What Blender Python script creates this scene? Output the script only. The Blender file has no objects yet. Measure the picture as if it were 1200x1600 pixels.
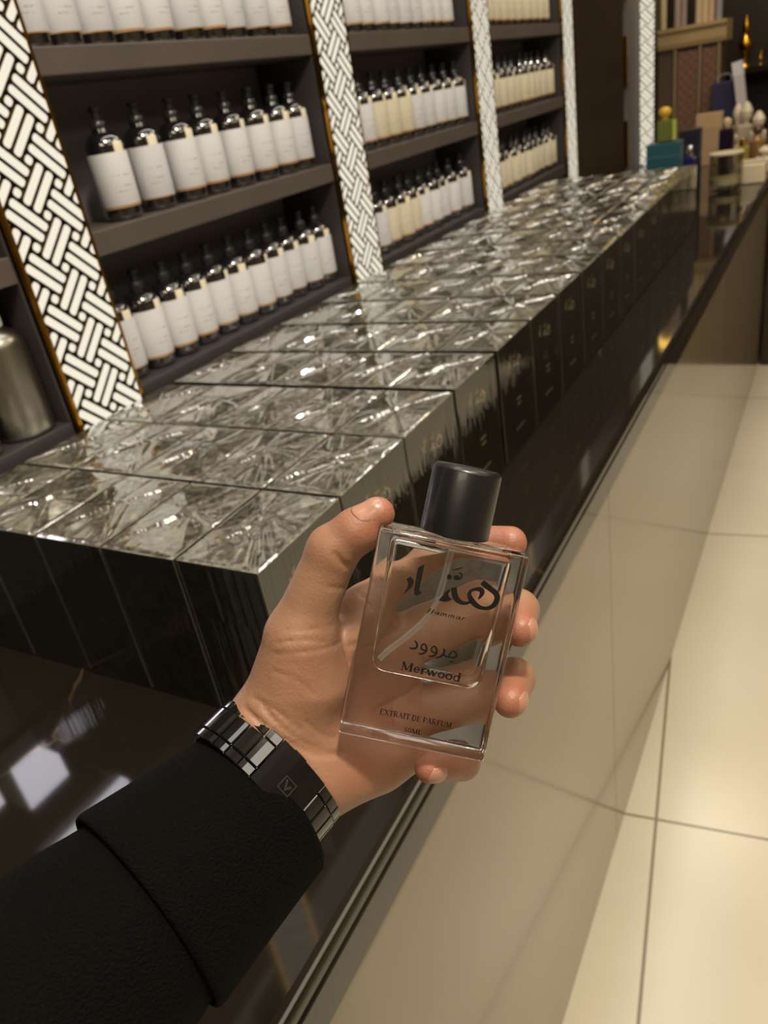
import bpy, bmesh, math, random
import numpy as np
from mathutils import Vector, Matrix

random.seed(7)
rng = np.random.default_rng(7)
scene = bpy.context.scene
COL = scene.collection
U = 0.35                      # one measured unit of the place in metres
CAMZ = 1.428                  # eye height of the phone above the floor

def W(x, y, z):
    """measured units (origin at the phone) -> metres in the room"""
    return (x * U, y * U, z * U + CAMZ)

# ------------------------------------------------------------------ camera
FPX = 1210.0
M = np.array([[0.87357407, 0.09901466, -0.47651279],
              [0.46086191, -0.48301282, 0.74451657],
              [-0.15644373, -0.86999696, -0.46757956]])   # camera right, down, forward -> room
CAM = np.array([0.0, 0.0, CAMZ])
cam_data = bpy.data.cameras.new('camera')
cam = bpy.data.objects.new('camera', cam_data)
COL.objects.link(cam)
R, D, F = M[:, 0], M[:, 1], M[:, 2]
mw = Matrix(((R[0], -D[0], -F[0], 0), (R[1], -D[1], -F[1], 0), (R[2], -D[2], -F[2], CAMZ), (0, 0, 0, 1)))
cam.matrix_world = mw
cam_data.sensor_fit = 'VERTICAL'
cam_data.sensor_height = 36.0
cam_data.lens = FPX / 1600.0 * 36.0
cam_data.clip_start = 0.02
cam_data.clip_end = 60
cam_data.dof.use_dof = True
cam_data.dof.focus_distance = 0.295
cam_data.dof.aperture_fstop = 16.0
scene.camera = cam

# ------------------------------------------------------------------ look, world, lights
vs = scene.view_settings
vs.view_transform = 'Standard'
vs.look = 'None'
vs.gamma = 1.0
vs.exposure = 0.0
vs.use_curve_mapping = False
world = bpy.data.worlds.new('world')
scene.world = world
world.use_nodes = True
world.node_tree.nodes['Background'].inputs[0].default_value = (1.0, 0.86, 0.66, 1)
world.node_tree.nodes['Background'].inputs[1].default_value = 0.11
try:
    scene.cycles.max_bounces = 14
    scene.cycles.transmission_bounces = 14
    scene.cycles.transparent_max_bounces = 24
    scene.cycles.glossy_bounces = 6
    scene.cycles.diffuse_bounces = 4
    scene.cycles.sample_clamp_indirect = 6.0
    scene.cycles.blur_glossy = 0.6
except Exception:
    pass

def area_light(name, loc, sx, sy, power, color, rot=(0, 0, 0)):
    l = bpy.data.lights.new(name, 'AREA')
    l.shape = 'RECTANGLE'
    l.size, l.size_y = sx, sy
    l.energy = power
    l.color = color
    o = bpy.data.objects.new(name, l)
    o.location = loc
    o.rotation_euler = rot
    COL.objects.link(o)
    return o

WARM = (1.0, 0.86, 0.65)
NEUT = (1.0, 0.92, 0.77)
CEIL = 2.95
# ceiling panels down the aisle, over the counter, and behind the photographer
area_light('ceiling_panel_aisle', (0.75, 0.6, CEIL - .03), 0.5, 1.5, 14, NEUT)
area_light('ceiling_panel_aisle_far', (0.75, 2.9, CEIL - .03), 0.5, 1.5, 15, WARM)
area_light('ceiling_panel_counter', (-0.45, 1.9, CEIL - .03), 0.35, 3.6, 19, (1.0, 0.96, 0.90))
area_light('ceiling_panel_back', (0.4, -1.3, CEIL - .03), 1.2, 0.6, 18, WARM)
area_light('end_fill_light', (-0.3, 3.7, CEIL - .03), 0.5, 0.4, 9, WARM)  # added fill, not a ceiling fixture: brightens the clutter at the far end
area_light('ledge_fill_light', (-0.45, 4.75, 2.5), 0.15, 0.15, 5, WARM, (math.radians(35), 0, 0))  # extra light without a fixture, added so the gold ornaments shine brighter
area_light('ceiling_panel_wide', (2.2, 1.6, CEIL - .03), 0.6, 3.0, 16, WARM)
sp = bpy.data.lights.new('ceiling_spot', 'SPOT')
sp.energy = 118
sp.color = (1.0, 0.9, 0.76)
sp.shadow_soft_size = 0.10
sp.spot_size = math.radians(110)
sp.spot_blend = 0.6
spo = bpy.data.objects.new('ceiling_spot', sp)
spo.location = (0.35, 0.25, CEIL - .05)
spo.rotation_euler = Vector((0.75, -0.75, 1.75)).to_track_quat('Z', 'Y').to_euler()
COL.objects.link(spo)

# ------------------------------------------------------------------ materials
def lin(c):
    out = []
    for v in c:
        v = v / 255.0
        out.append(v / 12.92 if v <= 0.04045 else ((v + 0.055) / 1.055) ** 2.4)
    return (*out, 1.0)

def new_mat(name):
    m = bpy.data.materials.new(name)
    m.use_nodes = True
    nt = m.node_tree
    nt.nodes.clear()
    out = nt.nodes.new('ShaderNodeOutputMaterial')
    return m, nt, out

def node(nt, kind, **kw):
    n = nt.nodes.new(kind)
    for k, v in kw.items():
        if k.startswith('i_'):
            n.inputs[k[2:].replace('_', ' ')].default_value = v
        else:
            setattr(n, k, v)
    return n

def pbr(name, rgb, rough=0.5, metal=0.0, bump=0.0, bscale=200.0, var=0.0, vscale=20.0, coat=0.0, spec=0.5, **extra):
    """principled surface with an optional procedural colour variation and bump"""
    m, nt, out = new_mat(name)
    b = nt.nodes.new('ShaderNodeBsdfPrincipled')
    b.inputs['Base Color'].default_value = lin(rgb)
    b.inputs['Roughness'].default_value = rough
    b.inputs['Metallic'].default_value = metal
    b.inputs['Specular IOR Level'].default_value = spec
    b.inputs['Coat Weight'].default_value = coat
    b.inputs['Coat Roughness'].default_value = 0.05
    for k, v in extra.items():
        b.inputs[k.replace('_', ' ')].default_value = v
    nt.links.new(b.outputs[0], out.inputs[0])
    tc = nt.nodes.new('ShaderNodeTexCoord')
    if var > 0:
        n = nt.nodes.new('ShaderNodeTexNoise')
        n.inputs['Scale'].default_value = vscale
        n.inputs['Detail'].default_value = 4
        nt.links.new(tc.outputs['Object'], n.inputs['Vector'])
        mx = nt.nodes.new('ShaderNodeMixRGB')
        lo = tuple(max(0, v * (1 - var)) for v in rgb)
        hi = tuple(min(255, v * (1 + var)) for v in rgb)
        mx.inputs[1].default_value = lin(lo)
        mx.inputs[2].default_value = lin(hi)
        nt.links.new(n.outputs[0], mx.inputs[0])
        nt.links.new(mx.outputs[0], b.inputs['Base Color'])
    if bump > 0:
        n2 = nt.nodes.new('ShaderNodeTexNoise')
        n2.inputs['Scale'].default_value = bscale
        n2.inputs['Detail'].default_value = 3
        nt.links.new(tc.outputs['Object'], n2.inputs['Vector'])
        bp_ = nt.nodes.new('ShaderNodeBump')
        bp_.inputs['Strength'].default_value = bump
        bp_.inputs['Distance'].default_value = 0.002
        nt.links.new(n2.outputs[0], bp_.inputs['Height'])
        nt.links.new(bp_.outputs[0], b.inputs['Normal'])
    return m

def emit(name, rgb, strength):
    m, nt, out = new_mat(name)
    e = nt.nodes.new('ShaderNodeEmission')
    e.inputs[0].default_value = lin(rgb)
    e.inputs[1].default_value = strength
    nt.links.new(e.outputs[0], out.inputs[0])
    return m

def marble():
    m, nt, out = new_mat('black_marble')
    b = nt.nodes.new('ShaderNodeBsdfPrincipled')
    tc = nt.nodes.new('ShaderNodeTexCoord')
    nz = node(nt, 'ShaderNodeTexNoise')
    nz.inputs['Scale'].default_value = 3.0
    nz.inputs['Detail'].default_value = 5
    nt.links.new(tc.outputs['Object'], nz.inputs['Vector'])
    mixv = nt.nodes.new('ShaderNodeMixRGB')
    mixv.inputs[0].default_value = 0.28
    nt.links.new(tc.outputs['Object'], mixv.inputs[1])
    nt.links.new(nz.outputs['Color'], mixv.inputs[2])
    vo = nt.nodes.new('ShaderNodeTexVoronoi')
    vo.feature = 'DISTANCE_TO_EDGE'
    vo.inputs['Scale'].default_value = 4.2
    nt.links.new(mixv.outputs[0], vo.inputs['Vector'])
    rp = nt.nodes.new('ShaderNodeValToRGB')
    rp.color_ramp.elements[0].position = 0.0
    rp.color_ramp.elements[0].color = (1, 1, 1, 1)
    rp.color_ramp.elements[1].position = 0.013
    rp.color_ramp.elements[1].color = (0, 0, 0, 1)
    nt.links.new(vo.outputs['Distance'], rp.inputs[0])
    n3 = nt.nodes.new('ShaderNodeTexNoise')
    n3.inputs['Scale'].default_value = 5.0
    n3.inputs['Detail'].default_value = 3
    nt.links.new(tc.outputs['Object'], n3.inputs['Vector'])
    r3 = nt.nodes.new('ShaderNodeValToRGB')
    r3.color_ramp.elements[0].position = 0.5
    r3.color_ramp.elements[1].position = 0.68
    nt.links.new(n3.outputs[0], r3.inputs[0])
    mul = nt.nodes.new('ShaderNodeMath')
    mul.operation = 'MULTIPLY'
    nt.links.new(rp.outputs[0], mul.inputs[0])
    nt.links.new(r3.outputs[0], mul.inputs[1])
    base = nt.nodes.new('ShaderNodeMixRGB')
    base.inputs[1].default_value = lin((33, 28, 22))
    base.inputs[2].default_value = lin((110, 90, 66))
    nt.links.new(mul.outputs[0], base.inputs[0])
    nt.links.new(base.outputs[0], b.inputs['Base Color'])
    b.inputs['Roughness'].default_value = 0.06
    b.inputs['Specular IOR Level'].default_value = 0.75
    nt.links.new(b.outputs[0], out.inputs[0])
    return m

def label_mat(name, base, stripe, zstripe):
    """paper label: pale paper, a gold band near its lower edge, faint grey print (all in the label's own height)"""
    m, nt, out = new_mat(name)
    b = nt.nodes.new('ShaderNodeBsdfPrincipled')
    b.inputs['Roughness'].default_value = 0.45
    tc = nt.nodes.new('ShaderNodeTexCoord')
    sx = nt.nodes.new('ShaderNodeSeparateXYZ')
    nt.links.new(tc.outputs['Object'], sx.inputs[0])
    def band(lo, hi):
        a = nt.nodes.new('ShaderNodeMath'); a.operation = 'GREATER_THAN'; a.inputs[1].default_value = lo
        c = nt.nodes.new('ShaderNodeMath'); c.operation = 'LESS_THAN'; c.inputs[1].default_value = hi
        d = nt.nodes.new('ShaderNodeMath'); d.operation = 'MULTIPLY'
        nt.links.new(sx.outputs['Z'], a.inputs[0]); nt.links.new(sx.outputs['Z'], c.inputs[0])
        nt.links.new(a.outputs[0], d.inputs[0]); nt.links.new(c.outputs[0], d.inputs[1])
        return d
    mx = nt.nodes.new('ShaderNodeMixRGB')
    mx.inputs[1].default_value = lin(base)
    mx.inputs[2].default_value = lin(stripe)
    bd = band(zstripe, zstripe + 0.0028)
    nt.links.new(bd.outputs[0], mx.inputs[0])
    # print lines: rows of broken grey marks
    last = mx
    for zr in (0.040, 0.047, 0.062):
        bb = band(zr, zr + 0.0016)
        nz = nt.nodes.new('ShaderNodeTexNoise')
        nz.inputs['Scale'].default_value = 260
        nt.links.new(tc.outputs['Object'], nz.inputs['Vector'])
        g = nt.nodes.new('ShaderNodeMath'); g.operation = 'GREATER_THAN'; g.inputs[1].default_value = 0.5
        nt.links.new(nz.outputs[0], g.inputs[0])
        ay = nt.nodes.new('ShaderNodeMath'); ay.operation = 'ABSOLUTE'
        nt.links.new(sx.outputs['Y'], ay.inputs[0])
        ly = nt.nodes.new('ShaderNodeMath'); ly.operation = 'LESS_THAN'; ly.inputs[1].default_value = 0.016
        nt.links.new(ay.outputs[0], ly.inputs[0])
        m1 = nt.nodes.new('ShaderNodeMath'); m1.operation = 'MULTIPLY'
        m2 = nt.nodes.new('ShaderNodeMath'); m2.operation = 'MULTIPLY'
        nt.links.new(bb.outputs[0], m1.inputs[0]); nt.links.new(g.outputs[0], m1.inputs[1])
        nt.links.new(m1.outputs[0], m2.inputs[0]); nt.links.new(ly.outputs[0], m2.inputs[1])
        m3 = nt.nodes.new('ShaderNodeMixRGB')
        m3.inputs[2].default_value = lin((150, 145, 140))
        nt.links.new(m2.outputs[0], m3.inputs[0])
        nt.links.new(last.outputs[0], m3.inputs[1])
        last = m3
    nt.links.new(last.outputs[0], b.inputs['Base Color'])
    nt.links.new(b.outputs[0], out.inputs[0])
    return m

def tile_floor():
    m, nt, out = new_mat('floor_tiles')
    b = nt.nodes.new('ShaderNodeBsdfPrincipled')
    tc = nt.nodes.new('ShaderNodeTexCoord')
    mp = nt.nodes.new('ShaderNodeMapping')
    a = math.radians(7.0)
    # one grid corner at the joint crossing seen beside the counter
    cx, cy = -0.612 * U, 3.36 * U
    mp.vector_type = 'POINT'
    mp.inputs['Rotation'].default_value = (0, 0, -a)
    ca, sa = math.cos(-a), math.sin(-a)
    mp.inputs['Location'].default_value = (-(ca * cx - sa * cy), -(sa * cx + ca * cy), 0)
    nt.links.new(tc.outputs['Object'], mp.inputs['Vector'])
    sx = nt.nodes.new('ShaderNodeSeparateXYZ')
    nt.links.new(mp.outputs[0], sx.inputs[0])
    acc = None
    for ax, per in (('X', 1.19), ('Y', 1.19)):
        d = nt.nodes.new('ShaderNodeMath'); d.operation = 'PINGPONG'; d.inputs[1].default_value = per / 2
        nt.links.new(sx.outputs[ax], d.inputs[0])
        l = nt.nodes.new('ShaderNodeMath'); l.operation = 'LESS_THAN'; l.inputs[1].default_value = 0.0032
        nt.links.new(d.outputs[0], l.inputs[0])
        if acc is None:
            acc = l
        else:
            mxx = nt.nodes.new('ShaderNodeMath'); mxx.operation = 'MAXIMUM'
            nt.links.new(acc.outputs[0], mxx.inputs[0]); nt.links.new(l.outputs[0], mxx.inputs[1])
            acc = mxx
    nz = nt.nodes.new('ShaderNodeTexNoise')
    nz.inputs['Scale'].default_value = 2.2
    nz.inputs['Detail'].default_value = 5
    nt.links.new(tc.outputs['Object'], nz.inputs['Vector'])
    c1 = nt.nodes.new('ShaderNodeMixRGB')
    c1.inputs[1].default_value = lin((212, 202, 178))
    c1.inputs[2].default_value = lin((232, 224, 204))
    nt.links.new(nz.outputs[0], c1.inputs[0])
    c2 = nt.nodes.new('ShaderNodeMixRGB')
    c2.inputs[2].default_value = lin((140, 128, 104))
    nt.links.new(acc.outputs[0], c2.inputs[0])
    nt.links.new(c1.outputs[0], c2.inputs[1])
    nt.links.new(c2.outputs[0], b.inputs['Base Color'])
    b.inputs['Roughness'].default_value = 0.22
    nt.links.new(b.outputs[0], out.inputs[0])
    return m

def film_mat(name, haze, lo, rough, bump, hx, hy, top):
    """clear wrapping film: mostly see-through, glossy, a little milky where it is crinkled"""
    m, nt, out = new_mat(name)
    tr = nt.nodes.new('ShaderNodeBsdfTransparent')
    gl = nt.nodes.new('ShaderNodeBsdfGlossy')
    gl.inputs['Roughness'].default_value = rough
    gl.inputs['Color'].default_value = (1, 1, 1, 1)
    df = nt.nodes.new('ShaderNodeBsdfDiffuse')
    df.inputs['Color'].default_value = (0.86, 0.78, 0.58, 1)
    fr = nt.nodes.new('ShaderNodeFresnel')
    fr.inputs['IOR'].default_value = 1.5
    ad = nt.nodes.new('ShaderNodeMath'); ad.operation = 'MULTIPLY_ADD'
    ad.inputs[1].default_value = 1.6
    ad.inputs[2].default_value = lo
    ad.use_clamp = True
    nt.links.new(fr.outputs[0], ad.inputs[0])
    tc = nt.nodes.new('ShaderNodeTexCoord')
    if bump > 0:
        n2 = nt.nodes.new('ShaderNodeTexNoise')
        n2.inputs['Scale'].default_value = 55
        n2.inputs['Detail'].default_value = 4
        n2.inputs['Distortion'].default_value = 1.5
        nt.links.new(tc.outputs['Object'], n2.inputs['Vector'])
        bp_ = nt.nodes.new('ShaderNodeBump')
        bp_.inputs['Strength'].default_value = bump
        bp_.inputs['Distance'].default_value = 0.002
        nt.links.new(n2.outputs[0], bp_.inputs['Height'])
        nt.links.new(bp_.outputs[0], gl.inputs['Normal'])
        nt.links.new(bp_.outputs[0], fr.inputs['Normal'])
    mx = nt.nodes.new('ShaderNodeMixShader')
    sxyz = nt.nodes.new('ShaderNodeSeparateXYZ')
    nt.links.new(tc.outputs['Object'], sxyz.inputs[0])
    def beyond(sock, lim):
        a = nt.nodes.new('ShaderNodeMath'); a.operation = 'ABSOLUTE'
        g = nt.nodes.new('ShaderNodeMath'); g.operation = 'GREATER_THAN'; g.inputs[1].default_value = lim
        nt.links.new(sock, a.inputs[0]); nt.links.new(a.outputs[0], g.inputs[0]); return g
    ex, ey = beyond(sxyz.outputs['X'], hx - .0011), beyond(sxyz.outputs['Y'], hy - .0011)
    op = nt.nodes.new('ShaderNodeMath'); op.operation = 'MAXIMUM' if top else 'MULTIPLY'
    nt.links.new(ex.outputs[0], op.inputs[0]); nt.links.new(ey.outputs[0], op.inputs[1])
    nzh = nt.nodes.new('ShaderNodeTexNoise')
    nzh.inputs['Scale'].default_value = 42; nzh.inputs['Detail'].default_value = 5; nzh.inputs['Distortion'].default_value = 2.5
    nt.links.new(tc.outputs['Object'], nzh.inputs['Vector'])
    rph = nt.nodes.new('ShaderNodeMapRange')
    rph.inputs[1].default_value = .42; rph.inputs[2].default_value = .68
    rph.inputs[3].default_value = haze * .45; rph.inputs[4].default_value = haze * 1.9
    nt.links.new(nzh.outputs[0], rph.inputs[0])
    em = nt.nodes.new('ShaderNodeMath'); em.operation = 'MULTIPLY_ADD'; em.inputs[1].default_value = .26 if top else .10; em.use_clamp = True
    nt.links.new(op.outputs[0], em.inputs[0]); nt.links.new(rph.outputs[0], em.inputs[2])
    nt.links.new(em.outputs[0], mx.inputs[0])
    nt.links.new(tr.outputs[0], mx.inputs[1])
    nt.links.new(df.outputs[0], mx.inputs[2])
    m2 = nt.nodes.new('ShaderNodeMixShader')
    nt.links.new(ad.outputs[0], m2.inputs[0])
    nt.links.new(mx.outputs[0], m2.inputs[1])
    nt.links.new(gl.outputs[0], m2.inputs[2])
    nt.links.new(m2.outputs[0], out.inputs[0])
    return m

def glass(name, ior, rgb=(255, 255, 255), rough=0.0):
    m, nt, out = new_mat(name)
    g = nt.nodes.new('ShaderNodeBsdfGlass')
    g.inputs['Color'].default_value = lin(rgb)
    g.inputs['IOR'].default_value = ior
    g.inputs['Roughness'].default_value = rough
    nt.links.new(g.outputs[0], out.inputs[0])
    return m

def thin_glass(name, tint=(245, 245, 240)):
    """thin clear vessel wall: see-through with Fresnel reflection"""
    m, nt, out = new_mat(name)
    tr = nt.nodes.new('ShaderNodeBsdfTransparent')
    tr.inputs[0].default_value = lin(tint)
    gl = nt.nodes.new('ShaderNodeBsdfGlossy')
    gl.inputs['Roughness'].default_value = 0.04
    lw = nt.nodes.new('ShaderNodeLayerWeight')
    lw.inputs[0].default_value = 0.22
    fr = nt.nodes.new('ShaderNodeMath'); fr.operation = 'MULTIPLY_ADD'; fr.inputs[1].default_value = .75; fr.inputs[2].default_value = .04; fr.use_clamp = True
    nt.links.new(lw.outputs['Facing'], fr.inputs[0])
    mx = nt.nodes.new('ShaderNodeMixShader')
    nt.links.new(fr.outputs[0], mx.inputs[0])
    nt.links.new(tr.outputs[0], mx.inputs[1])
    nt.links.new(gl.outputs[0], mx.inputs[2])
    nt.links.new(mx.outputs[0], out.inputs[0])
    return m

def milky(name, white):
    """thin translucent plastic"""
    m, nt, out = new_mat(name)
    tr = nt.nodes.new('ShaderNodeBsdfTransparent')
    df = nt.nodes.new('ShaderNodeBsdfPrincipled')
    df.inputs['Base Color'].default_value = (0.8, 0.78, 0.74, 1)
    df.inputs['Roughness'].default_value = 0.2
    lw = nt.nodes.new('ShaderNodeLayerWeight')
    lw.inputs[0].default_value = 0.35
    ad = nt.nodes.new('ShaderNodeMath'); ad.operation = 'MULTIPLY_ADD'
    ad.inputs[1].default_value = 0.6; ad.inputs[2].default_value = white * 0.3; ad.use_clamp = True
    nt.links.new(lw.outputs['Facing'], ad.inputs[0])
    mx = nt.nodes.new('ShaderNodeMixShader')
    nt.links.new(ad.outputs[0], mx.inputs[0])
    nt.links.new(tr.outputs[0], mx.inputs[1]); nt.links.new(df.outputs[0], mx.inputs[2])
    nt.links.new(mx.outputs[0], out.inputs[0])
    return m

def skin_mat():
    m, nt, out = new_mat('skin')
    b = nt.nodes.new('ShaderNodeBsdfPrincipled')
    tc = nt.nodes.new('ShaderNodeTexCoord')
    n = nt.nodes.new('ShaderNodeTexNoise')
    n.inputs['Scale'].default_value = 55
    n.inputs['Detail'].default_value = 5
    nt.links.new(tc.outputs['Object'], n.inputs['Vector'])
    c = nt.nodes.new('ShaderNodeMixRGB')
    c.inputs[1].default_value = lin((145, 106, 80))
    c.inputs[2].default_value = lin((170, 130, 102))
    nt.links.new(n.outputs[0], c.inputs[0])
    at = nt.nodes.new('ShaderNodeAttribute')
    at.attribute_name = 'flush'
    c2 = nt.nodes.new('ShaderNodeMixRGB')
    c2.inputs[2].default_value = lin((165, 102, 80))
    nt.links.new(at.outputs['Fac'], c2.inputs[0])
    nt.links.new(c.outputs[0], c2.inputs[1])
    nt.links.new(c2.outputs[0], b.inputs['Base Color'])
    b.inputs['Roughness'].default_value = 0.46
    b.inputs['Subsurface Weight'].default_value = 0.06
    b.inputs['Subsurface Radius'].default_value = (1.0, 0.35, 0.2)
    b.inputs['Subsurface Scale'].default_value = 0.004
    v = nt.nodes.new('ShaderNodeTexVoronoi')
    v.inputs['Scale'].default_value = 900
    nt.links.new(tc.outputs['Object'], v.inputs['Vector'])
    n2 = nt.nodes.new('ShaderNodeTexNoise')
    n2.inputs['Scale'].default_value = 160
    n2.inputs['Detail'].default_value = 6
    n2.inputs['Distortion'].default_value = 1.0
    nt.links.new(tc.outputs['Object'], n2.inputs['Vector'])
    ad = nt.nodes.new('ShaderNodeMath'); ad.operation = 'MULTIPLY_ADD'; ad.inputs[1].default_value = 0.35
    nt.links.new(v.outputs['Distance'], ad.inputs[0])
    nt.links.new(n2.outputs[0], ad.inputs[2])
    bp_ = nt.nodes.new('ShaderNodeBump')
    bp_.inputs['Strength'].default_value = 0.2
    bp_.inputs['Distance'].default_value = 0.0012
    nt.links.new(ad.outputs[0], bp_.inputs['Height'])
    nt.links.new(bp_.outputs[0], b.inputs['Normal'])
    nt.links.new(b.outputs[0], out.inputs[0])
    return m

MAT = {
    'marble': marble(),
    'floor': tile_floor(),
    'beige': pbr('beige_panel', (134, 120, 95), 0.14, var=0.03, vscale=3, coat=0.22, spec=0.6),
    'seam': pbr('panel_seam', (108, 94, 72), 0.5),
    'wall_beige': pbr('beige_wall', (190, 172, 140), 0.5, var=0.04),
    'wall_dark': pbr('dark_wall', (40, 33, 27), 0.35, var=0.1),
    'ceiling': pbr('ceiling_paint', (196, 186, 168), 0.7),
    'dark_gloss': pbr('dark_gloss_panel', (46, 36, 28), 0.12, var=0.08, vscale=4),
    'shelf': pbr('brown_grey_shelf', (84, 75, 69), 0.42, var=0.10, vscale=9),
    'shelf_back': pbr('charcoal_back', (112, 109, 113), 0.5, var=0.05),
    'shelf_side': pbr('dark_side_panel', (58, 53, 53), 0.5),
    'bronze': pbr('dark_bronze', (58, 48, 30), 0.3, metal=0.8),
    'gold': pbr('gold_metal', (214, 160, 52), 0.22, metal=1.0, var=0.12, vscale=60),
    'inlay': None,
    'brass_side': pbr('aged_brass', (120, 94, 44), 0.3, metal=0.9),
    'amber': pbr('dark_bottle_glass', (26, 25, 27), 0.02, coat=1.0, spec=1.0, Coat_IOR=1.8),
    'cap_black': pbr('black_cap_plastic', (40, 40, 43), 0.2),
    'paper_tag': pbr('cream_tag', (232, 222, 196), 0.5),
    'alu': pbr('brushed_aluminium', (172, 170, 160), 0.3, metal=1.0, bump=0.05, bscale=80),
    'white_cap': pbr('white_plastic', (214, 212, 205), 0.4),
    'carton': pbr('black_carton', (33, 30, 26), 0.42, var=0.1),
    'film_top': film_mat('crinkled_film', 0.15, 0.22, 0.05, 0.12, .0484, .0707, True),
    'film_side': film_mat('taut_film', 0.008, 0.04, 0.02, 0.05, .0484, .0707, False),
    'print_gold': pbr('pale_print', (246, 236, 208), 0.4),
    'skin': skin_mat(),
    'nail': pbr('fingernail', (178, 130, 108), 0.32, coat=0.2, var=0.04, vscale=90),
    'wool': pbr('black_wool', (9, 8, 6), 0.95, bump=0.9, bscale=900, var=0.3, vscale=300, spec=0.1),
    'steel': pbr('black_ceramic', (22, 21, 19), 0.07, coat=0.35, spec=0.5),
    'clasp': pbr('black_clasp', (20, 19, 18), 0.16, spec=0.5),
    'mark': pbr('etched_grey', (58, 56, 54), 0.35, metal=0.4),
    'cap': pbr('satin_black_cap', (26, 26, 27), 0.34, coat=0.15, bump=0.02, bscale=300),
    'glass': glass('clear_glass', 1.5),
    'wet': glass('wet_wall', 1.36 / 1.5),
    'liquid_top': glass('liquid_surface', 1.36),
    'ink': pbr('black_ink', (16, 14, 14), 0.45),
    'tube': milky('clear_tube', 0.22),
    'thin': thin_glass('thin_glass'),
}
MAT['inlay'] = emit('backlit_inlay', (255, 245, 222), 0.95)
MAT['lit_face'] = emit('lit_face', (250, 244, 255), 5.0)
LABELS = [label_mat('paper_label_white', (210, 209, 210), (196, 140, 70), 0.0185),
          label_mat('paper_label_cream', (208, 199, 174), (196, 140, 70), 0.0185),
          label_mat('paper_label_grey', (202, 202, 205), (190, 150, 96), 0.0170)]

# ------------------------------------------------------------------ mesh helpers
class MB:
    """collects vertices, faces and material slots for ONE mesh object"""
    def __init__(self):
        self.v, self.f, self.mi = [], [], []
    def add(self, verts, faces, mi=0):
        b = len(self.v)
        self.v += [tuple(map(float, p)) for p in verts]
        self.f += [tuple(i + b for i in q) for q in faces]
        self.mi += [mi] * len(faces)
    def box(self, x0, x1, y0, y1, z0, z1, mi=0, bev=0.0):
        if bev <= 0:
            v = [(x0, y0, z0), (x1, y0, z0), (x1, y1, z0), (x0, y1, z0), (x0, y0, z1), (x1, y0, z1), (x1, y1, z1), (x0, y1, z1)]
            f = [(0, 3, 2, 1), (4, 5, 6, 7), (0, 1, 5, 4), (1, 2, 6, 5), (2, 3, 7, 6), (3, 0, 4, 7)]
            self.add(v, f, mi)
            return
        bm = bmesh.new()
        bmesh.ops.create_cube(bm, size=1.0)
        for q in bm.verts:
            q.co = Vector(((x0 + x1) / 2 + q.co.x * (x1 - x0), (y0 + y1) / 2 + q.co.y * (y1 - y0), (z0 + z1) / 2 + q.co.z * (z1 - z0)))
        bmesh.ops.bevel(bm, geom=bm.edges[:], offset=bev, segments=2, affect='EDGES', profile=0.5)
        bm.verts.index_update()
        self.add([q.co[:] for q in bm.verts], [tuple(q.index for q in fc.verts) for fc in bm.faces], mi)
        bm.free()
    def lathe(self, prof, n=24, c=(0, 0, 0), mi=0, cap=True, a0=0.0, a1=2 * math.pi):
        full = abs(a1 - a0 - 2 * math.pi) < 1e-6
        cols = n if full else n + 1
        v, f = [], []
        for r, z in prof:
            for k in range(cols):
                a = a0 + (a1 - a0) * k / n
                v.append((c[0] + r * math.cos(a), c[1] + r * math.sin(a), c[2] + z))
        for i in range(len(prof) - 1):
            for k in range(n):
                k2 = (k + 1) % cols if full else k + 1
                f.append((i * cols + k, i * cols + k2, (i + 1) * cols + k2, (i + 1) * cols + k))
        if cap and full:
            f.append(tuple(range(cols))[::-1])
            f.append(tuple((len(prof) - 1) * cols + k for k in range(cols)))
        self.add(v, f, mi)
    def prism(self, poly, place, t0, t1, mi=0):
        """polygon (2-D) pushed from t0 to t1; place(x, y, t) -> 3-D point"""
        n = len(poly)
        v = [place(x, y, t0) for x, y in poly] + [place(x, y, t1) for x, y in poly]
        f = [tuple(range(n))[::-1], tuple(range(n, 2 * n))]
        f += [(i, (i + 1) % n, n + (i + 1) % n, n + i) for i in range(n)]
        self.add(v, f, mi)
    def ribbon(self, pts, place, t0, t1, mi=0):
        """brush stroke: pts = (x, y, width); pushed from t0 to t1"""
        P = np.array([(p[0], p[1]) for p in pts], float)
        wd = np.array([p[2] for p in pts], float) / 2
        T = np.gradient(P, axis=0)
        T /= np.maximum(np.linalg.norm(T, axis=1, keepdims=True), 1e-9)
        N = np.stack([-T[:, 1], T[:, 0]], 1)
        L, Rr = P + N * wd[:, None], P - N * wd[:, None]
        n = len(P)
        v = [place(*p, t) for t in (t0, t1) for p in list(L) + list(Rr)]
        f = []
        for i in range(n - 1):
            f.append((i, i + 1, n + i + 1, n + i))
            f.append((2 * n + i, 3 * n + i, 3 * n + i + 1, 2 * n + i + 1))
            f.append((i, 2 * n + i, 2 * n + i + 1, i + 1))
            f.append((n + i, n + i + 1, 3 * n + i + 1, 3 * n + i))
        f.append((0, n, 3 * n, 2 * n))
        f.append((n - 1, 3 * n - 1, 4 * n - 1, 2 * n - 1))
        self.add(v, f, mi)
    def build(self, name, mats, parent=None, smooth=False, angle=None):
        me = bpy.data.meshes.new(name)
        me.from_pydata(self.v, [], self.f)
        for m in (mats if isinstance(mats, (list, tuple)) else [mats]):
            me.materials.append(m)
        me.polygons.foreach_set('material_index', self.mi)
        bm = bmesh.new(); bm.from_mesh(me)
        bmesh.ops.recalc_face_normals(bm, faces=bm.faces[:])
        bm.to_mesh(me); bm.free()
        if smooth:
            me.polygons.foreach_set('use_smooth', [True] * len(me.polygons))
            if angle is not None:
                me.set_sharp_from_angle(angle=math.radians(angle))
        o = bpy.data.objects.new(name, me)
        COL.objects.link(o)
        o.parent = parent
        return o

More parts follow.
